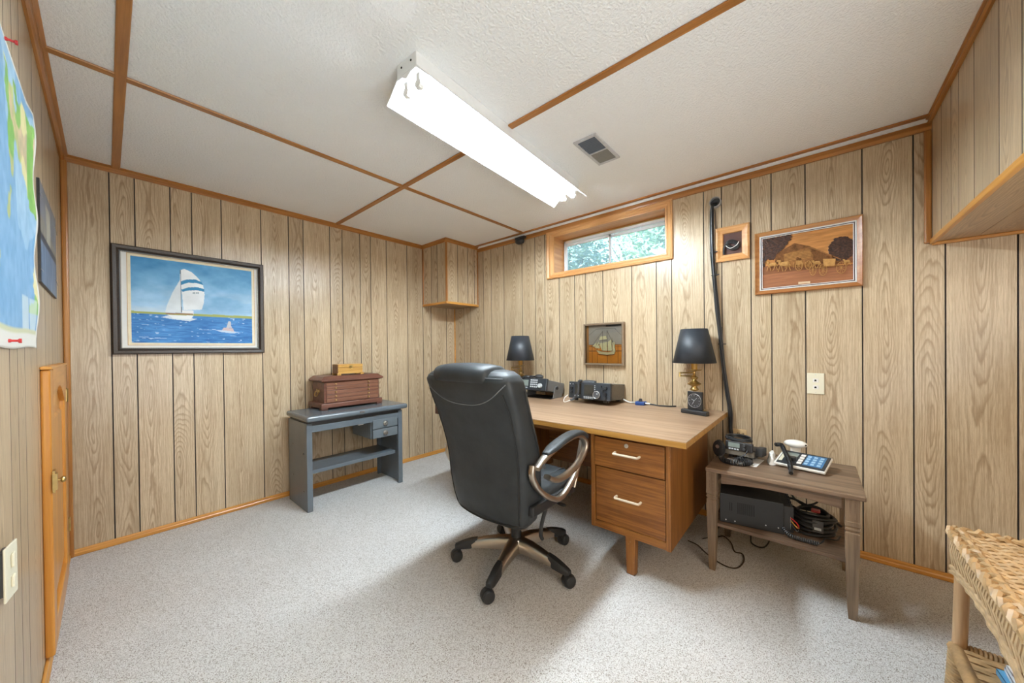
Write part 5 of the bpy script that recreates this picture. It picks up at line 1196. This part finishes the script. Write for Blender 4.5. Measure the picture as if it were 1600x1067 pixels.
# rear piping following the edge
for off in (0.0,):
    pp = []
    for i in range(26):
        z = .98 - i * (.98 - .375) / 25; w_ = sec(z)[2]; y = -(w_ * .90 - .012 * max(0, (z - .9) / .1)); pp.append((brear(y, z) - .001, y, z))
    L_ = [(x_, -y, z) for x_, y, z in pp]
    bot = [(brear(-y_, .355) - .001, -y_, .355 - .012 * math.cos(y_ / .2 * PI / 2)) for y_ in np.linspace(.205, -.205, 15)]
    bm = BM(); tube(bm, pp + bot + L_[::-1], .0038, 6); part('piping', bm, M_SEAM, back, local=True, smooth=True)
for yy, z0, z1 in ((-.262, .46, .99),):
    for s_ in (1, -1):
        pp = []
        for i in range(24):
            z = z0 + (z1 - z0) * i / 23; r_, f_, w_ = sec(z); pp.append((f_ - .028, s_ * (w_ + .0005), z))
        bm = BM(); tube(bm, pp, .0032, 6); part('piping', bm, M_SEAM, back, local=True, smooth=True)
# leather flap over the top of the back, with a stitched lower edge
def flap_z(y): return .918 + .105 * (abs(y) / .262) ** 2.6
bm = BM(); gv = []
YS = np.linspace(-.262, .262, 41); NZ = 12
for y in YS:
    zb = flap_z(y); gv.append([bm.verts.new((brear(y, zb + (1.050 - zb) * j / NZ) - (.006 if 0 < j else .001), y, zb + (1.050 - zb) * j / NZ)) for j in range(NZ + 1)])
for a, b in zip(gv, gv[1:]):
    for j in range(NZ): bm.faces.new((a[j], b[j], b[j + 1], a[j + 1]))
part('headrest_flap', bm, M_LEATHER, back, local=True, smooth=True, ang=80)
bm = BM(); tube(bm, [(brear(y, flap_z(y)) - .004, y, flap_z(y)) for y in YS], .0022, 6); part('stitching', bm, plain('grey_stitch', (.16, .17, .18), .6), back, local=True)
bm = BM(); tube(bm, [(brear(y, 1.048) - .0065, y, 1.048 + .003 * math.cos(y * 9)) for y in YS[1:-1]], .0020, 6); part('stitching', bm, plain('grey_stitch_b', (.13, .14, .15), .6), back, local=True)
# headrest roll on top
bm = BM(); rings = []
for y, k_ in ((-.178, .30), (-.172, .72), (-.160, .92), (-.10, 1), (0, 1.02), (.10, 1), (.160, .92), (.172, .72), (.178, .30)):
    rings.append([(-.350 + .088 * k_ * se(a, 2.6)[0], y, 1.058 + .050 * k_ * se(a, 2.6)[1] - .006 * (y / .17) ** 2) for a in [2 * PI * q / 28 for q in range(28)]])
loft(bm, rings); part('headrest', bm, M_LEATHER, oc, local=True, smooth=True, ang=75)
bm = BM(); bx(bm, -.325, -.312, .262, .286, .835, .880); part('brand_tag', bm, plain('brown_tag', (.07, .025, .02), .5), back, local=True, label='small brown fabric tag')
# arms
def arm(s_):
    Y = s_ * .300
    def bar(pts, w_, t_, closed=False, k_=6, yo=0, ys=None):
        """flat bar swept along a curve in the side plane"""
        P = cr([(x_, Y + s_ * (yo + (ys[i] if ys else 0)), z) for i, (x_, z) in enumerate(pts)], k_, closed); bm_ = BM(); n_ = len(P); rings_ = []
        for i, p in enumerate(P):
            a_ = P[i - 1] if (i or closed) else P[i]; b_ = P[(i + 1) % n_] if (i < n_ - 1 or closed) else P[i]; t = b_ - a_; t.y = 0; t.normalize(); nn = Vector((-t.z, 0, t.x))
            hw_, ht = w_ / 2, t_ / 2; rg = []
            for q in range(12):
                cx_, cy_ = se(2 * PI * (q + .5) / 12, 3.0); rg.append(p + nn * (ht * cx_) + Vector((0, hw_ * cy_, 0)))
            rings_.append(rg)
        return loft(bm_, rings_, True, closed)
    am = part('armrest', bar([(-.235, .642), (-.165, .676), (-.05, .706), (.08, .722), (.17, .708), (.212, .668), (.200, .622), (.135, .574), (.03, .546), (-.075, .546), (-.150, .582)], .040, .024), M_CHAMP, oc, local=True, smooth=True, ang=60, label='champagne metal arm loop')
    pts = [(-.165, .690), (-.10, .706), (-.02, .724), (.07, .735), (.15, .730), (.195, .708), (.212, .684)]
    P = cr([(x_, Y, z) for x_, z in pts], 5); bm_ = BM(); rings_ = []
    for i, p in enumerate(P):
        t_ = i / (len(P) - 1); k_ = min(1, .55 + 3 * t_, .55 + 3 * (1 - t_)); rings_.append([p + Vector((0, .032 * k_ * se(a, 2.6)[0], .014 * k_ * se(a, 2.6)[1])) for a in [2 * PI * q / 16 for q in range(16)]])
    loft(bm_, rings_); pdd = part('arm_pad', bm_, M_LEATHER, am, local=True, smooth=True, ang=70, label='black padded arm top')
    part('arm_bracket', bar([(-.238, .655), (-.240, .600), (-.180, .520), (-.075, .452), (.0, .438), (.09, .478), (.155, .530), (.19, .60)], .030, .026, yo=-.018), M_CHAMP, am, local=True, smooth=True, ang=60)
    part('arm_strap', bar([(.235, .665), (.190, .550), (.135, .440)], .030, .016, yo=-.030), M_CHAMP, am, local=True, smooth=True, ang=60)
    bm_ = BM(); bx(bm_, -.22, .16, min(Y - s_ * .06, Y - s_ * .03), max(Y - s_ * .06, Y - s_ * .03), .405, .455); part('arm_mount', bm_, M_BLACK, am, local=True, bevel=.008)
    bm_ = BM(); cyl(bm_, (-.205, Y + s_ * .016, .648), (-.205, Y + s_ * .024, .648), .010, n=12); part('bolt_cover', bm_, M_DGREY, am, local=True)
arm(-1); arm(1)

# ------------------------------------------------------------------ wicker stand
wk = thing('wicker_stand', 'woven wicker stand on cane legs at the right edge of room', 'wicker table', (1.55, -.55, 0))
WX0, WX1, WY0_, WY1_, WZ = 1.02, 1.765, -.83, -.335, .575
def braid(p0, p1, r_, name='braid', mat=M_WICK, tw=26, off=0):
    p0, p1 = Vector(p0), Vector(p1); d = p1 - p0; L_ = d.length; t = d.normalized(); up = Vector((0, 0, 1)); sd = t.cross(up)
    for k_ in range(3):
        bm_ = BM(); pp = []
        n_ = int(L_ * tw * 8)
        for i in range(n_ + 1):
            ph = 2 * PI * (tw * L_ * i / n_ / 1.0 + k_ / 3.0); pp.append(p0 + d * (i / n_) + sd * (r_ * 1.15 * math.sin(ph)) + up * (r_ * .75 * math.sin(2 * ph)))
        tube(bm_, pp, r_ * .62, 6); part(name, bm_, mat, wk, smooth=True)
for a, b in (((WX1, WY1_, WZ), (WX0, WY1_, WZ)), ((WX1, WY1_, WZ), (WX1, WY0_, WZ)), ((WX1, WY0_, WZ), (WX0, WY0_, WZ)), ((WX0, WY1_, WZ), (WX0, WY0_, WZ))): braid(a, b, .0135, tw=12)
# woven top: rows of cane over and under stakes
nrow = 62
for i in range(nrow):
    x = WX1 - .022 - (WX1 - WX0 - .044) * i / (nrow - 1); pp = []; n_ = 60
    for j in range(n_ + 1):
        y = WY1_ - .018 + (WY0_ - WY1_ + .036) * j / n_; z = WZ - .004 + .0042 * math.sin(2 * PI * j / 5.0 + PI * (i % 2)) + .003 * mnoise.noise((i * .9, j * .21, 2)); pp.append((x + .0022 * mnoise.noise((i, j * .3, 7)), y, z))
    bm = BM(); tube(bm, pp, .0062, 5); part('cane_strand', bm, (M_WICKP, M_WICK)[i % 3 == 1], wk, smooth=True)
bm = BM()
for j in range(24): y = WY1_ - .02 + (WY0_ - WY1_ + .04) * j / 23; tube(bm, [(WX0, y, WZ - .006), (WX1, y, WZ - .006)], .0035, 5)
part('stake', bm, M_WICK, wk)
# skirt of leaning stakes and its lower band
def skz(x): t = (WX1 - x) / (WX1 - WX0); return .462 + .035 * math.sin(min(1, t * 1.4) * PI * .9) - .02 * t
for face in range(2):
    if face == 0: fn = lambda t, z, o_=0: (WX1 - t, WY1_ + o_, z); LN = WX1 - WX0
    else: fn = lambda t, z, o_=0: (WX1 + o_, WY1_ - t, z); LN = WY1_ - WY0_
    nst = int(LN / .017)
    for i in range(nst):
        t = .008 + LN * i / nst; z0 = skz(WX1 - t); lean = .018 * (1 if i % 2 else -.2)
        bm = BM(); tube(bm, [fn(t, WZ - .006, .002), fn(t + lean * .5, (WZ + z0) / 2, .008 + .003 * (i % 2)), fn(t + lean, z0, .002)], .0042, 5); part('skirt_stake', bm, M_WICKP, wk, smooth=True)
    for k_ in range(3):
        bm = BM(); tube(bm, [fn(t_, skz(WX1 - t_) - .004 - k_ * .0085 + .0012 * math.sin(t_ * 75 + k_ * PI), .004 + .002 * math.sin(t_ * 75 + k_ * PI + 1.5)) for t_ in np.linspace(-.006, LN, 120)], .0058, 6); part('lower_band', bm, M_WICKP, wk, smooth=True)
for x, y in ((WX1 - .012, WY1_ - .014), (WX1 - .012, WY0_ + .014), (WX0 + .012, WY1_ - .014), (WX0 + .012, WY0_ + .014)):
    bm = BM(); dx_ = .03 * (1 if x > 1.4 else -1); dy_ = .012 * (1 if y > -.6 else -1)
    tube(bm, [(x, y, WZ - .01), (x, y, .46), (x + dx_ * .3, y + dy_ * .3, .24), (x + dx_, y + dy_, 0)], .0165, 12); lg = part('leg', bm, M_BAMBOO, wk, smooth=True)
    bm = BM()
    for i in range(16): z = .03 + i * .011; q = (1 - z / .24); tube(bm, [(x + dx_ * (.3 + .7 * q) + .0185 * math.cos(t), y + dy_ * (.3 + .7 * q) + .0185 * math.sin(t), z + .004 * math.sin(t)) for t in [2 * PI * q_ / 12 for q_ in range(12)]], .0055, 5, True)
    part('cane_wrap', bm, M_WICK, lg, smooth=True)
SZ2 = .205
for a, b in (((WX1, WY1_, SZ2), (WX0, WY1_, SZ2)), ((WX1, WY1_, SZ2), (WX1, WY0_, SZ2))):
    bm = BM(); a, b = Vector(a), Vector(b); d = b - a; n_ = int(d.length / .009)
    tube(bm, [a, b], .011, 8)
    for i in range(n_):
        p = a + d * ((i + .5) / n_); t = d.normalized(); sd = t.cross(Vector((0, 0, 1)))
        tube(bm, [p + sd * (.0135 * math.cos(q)) + Vector((0, 0, .0135 * math.sin(q))) + t * (.002 * math.sin(q)) for q in [2 * PI * w_ / 8 for w_ in range(8)]], .0045, 4, True)
    part('shelf_rail', bm, M_WICK, wk, smooth=True)
for i in range(40):
    x = WX1 - .016 - (WX1 - WX0 - .03) * i / 39; bm = BM(); tube(bm, [(x, WY1_ - .012 + (WY0_ - WY1_ + .024) * j / 30, SZ2 - .002 + .003 * math.sin(2 * PI * j / 5 + PI * (i % 2))) for j in range(31)], .0085, 5); part('shelf_cane', bm, M_WICK, wk, smooth=True)
# booklets on the lower shelf
def book(x, y, z, rz, w_, d_, h_, cov, lab, art=False):
    b = thing('booklet', lab, 'book', (x, y, z), rz, 'booklets on the wicker shelf')
    part('pages', box(-w_ / 2 + .002, w_ / 2 - .002, -d_ / 2 + .002, d_ / 2 - .002, .0015, h_ - .0015), M_PAPER, b, local=True)
    bm_ = BM(); bx(bm_, -w_ / 2, w_ / 2, -d_ / 2, d_ / 2, h_ - .0015, h_); bx(bm_, -w_ / 2, w_ / 2, -d_ / 2, d_ / 2, 0, .0015); bx(bm_, -w_ / 2, w_ / 2, d_ / 2 - .0015, d_ / 2, 0, h_); part('cover', bm_, cov, b, local=True)
    if art:
        bm_ = BM(); ball(bm_, (.03, .03, h_), .014, .010, .0006, 10, 4); part('cover_picture', bm_, M_BLUE, b, local=True)
        bm_ = BM(); ball(bm_, (.035, .045, h_), .010, .008, .0006, 10, 4); part('cover_picture', bm_, M_CREAM, b, local=True)
        bm_ = BM()
        for i in range(5): bx(bm_, .012 + i * .010, .019 + i * .010, -.010, -.002, h_, h_ + .0004)
        part('cover_print', bm_, M_DGREY, b, local=True)
book(1.575, -.475, SZ2 + .010, .06, .21, .15, .016, M_BCOVER, 'blue covered booklet at the bottom of the pile on wicker shelf')
book(1.568, -.480, SZ2 + .0265, -.03, .21, .15, .012, M_COVER, 'white booklet in the middle of the pile on wicker shelf')
book(1.560, -.485, SZ2 + .039, .02, .21, .15, .014, M_COVER, 'white booklet with small picture on top of the wicker shelf pile', True)
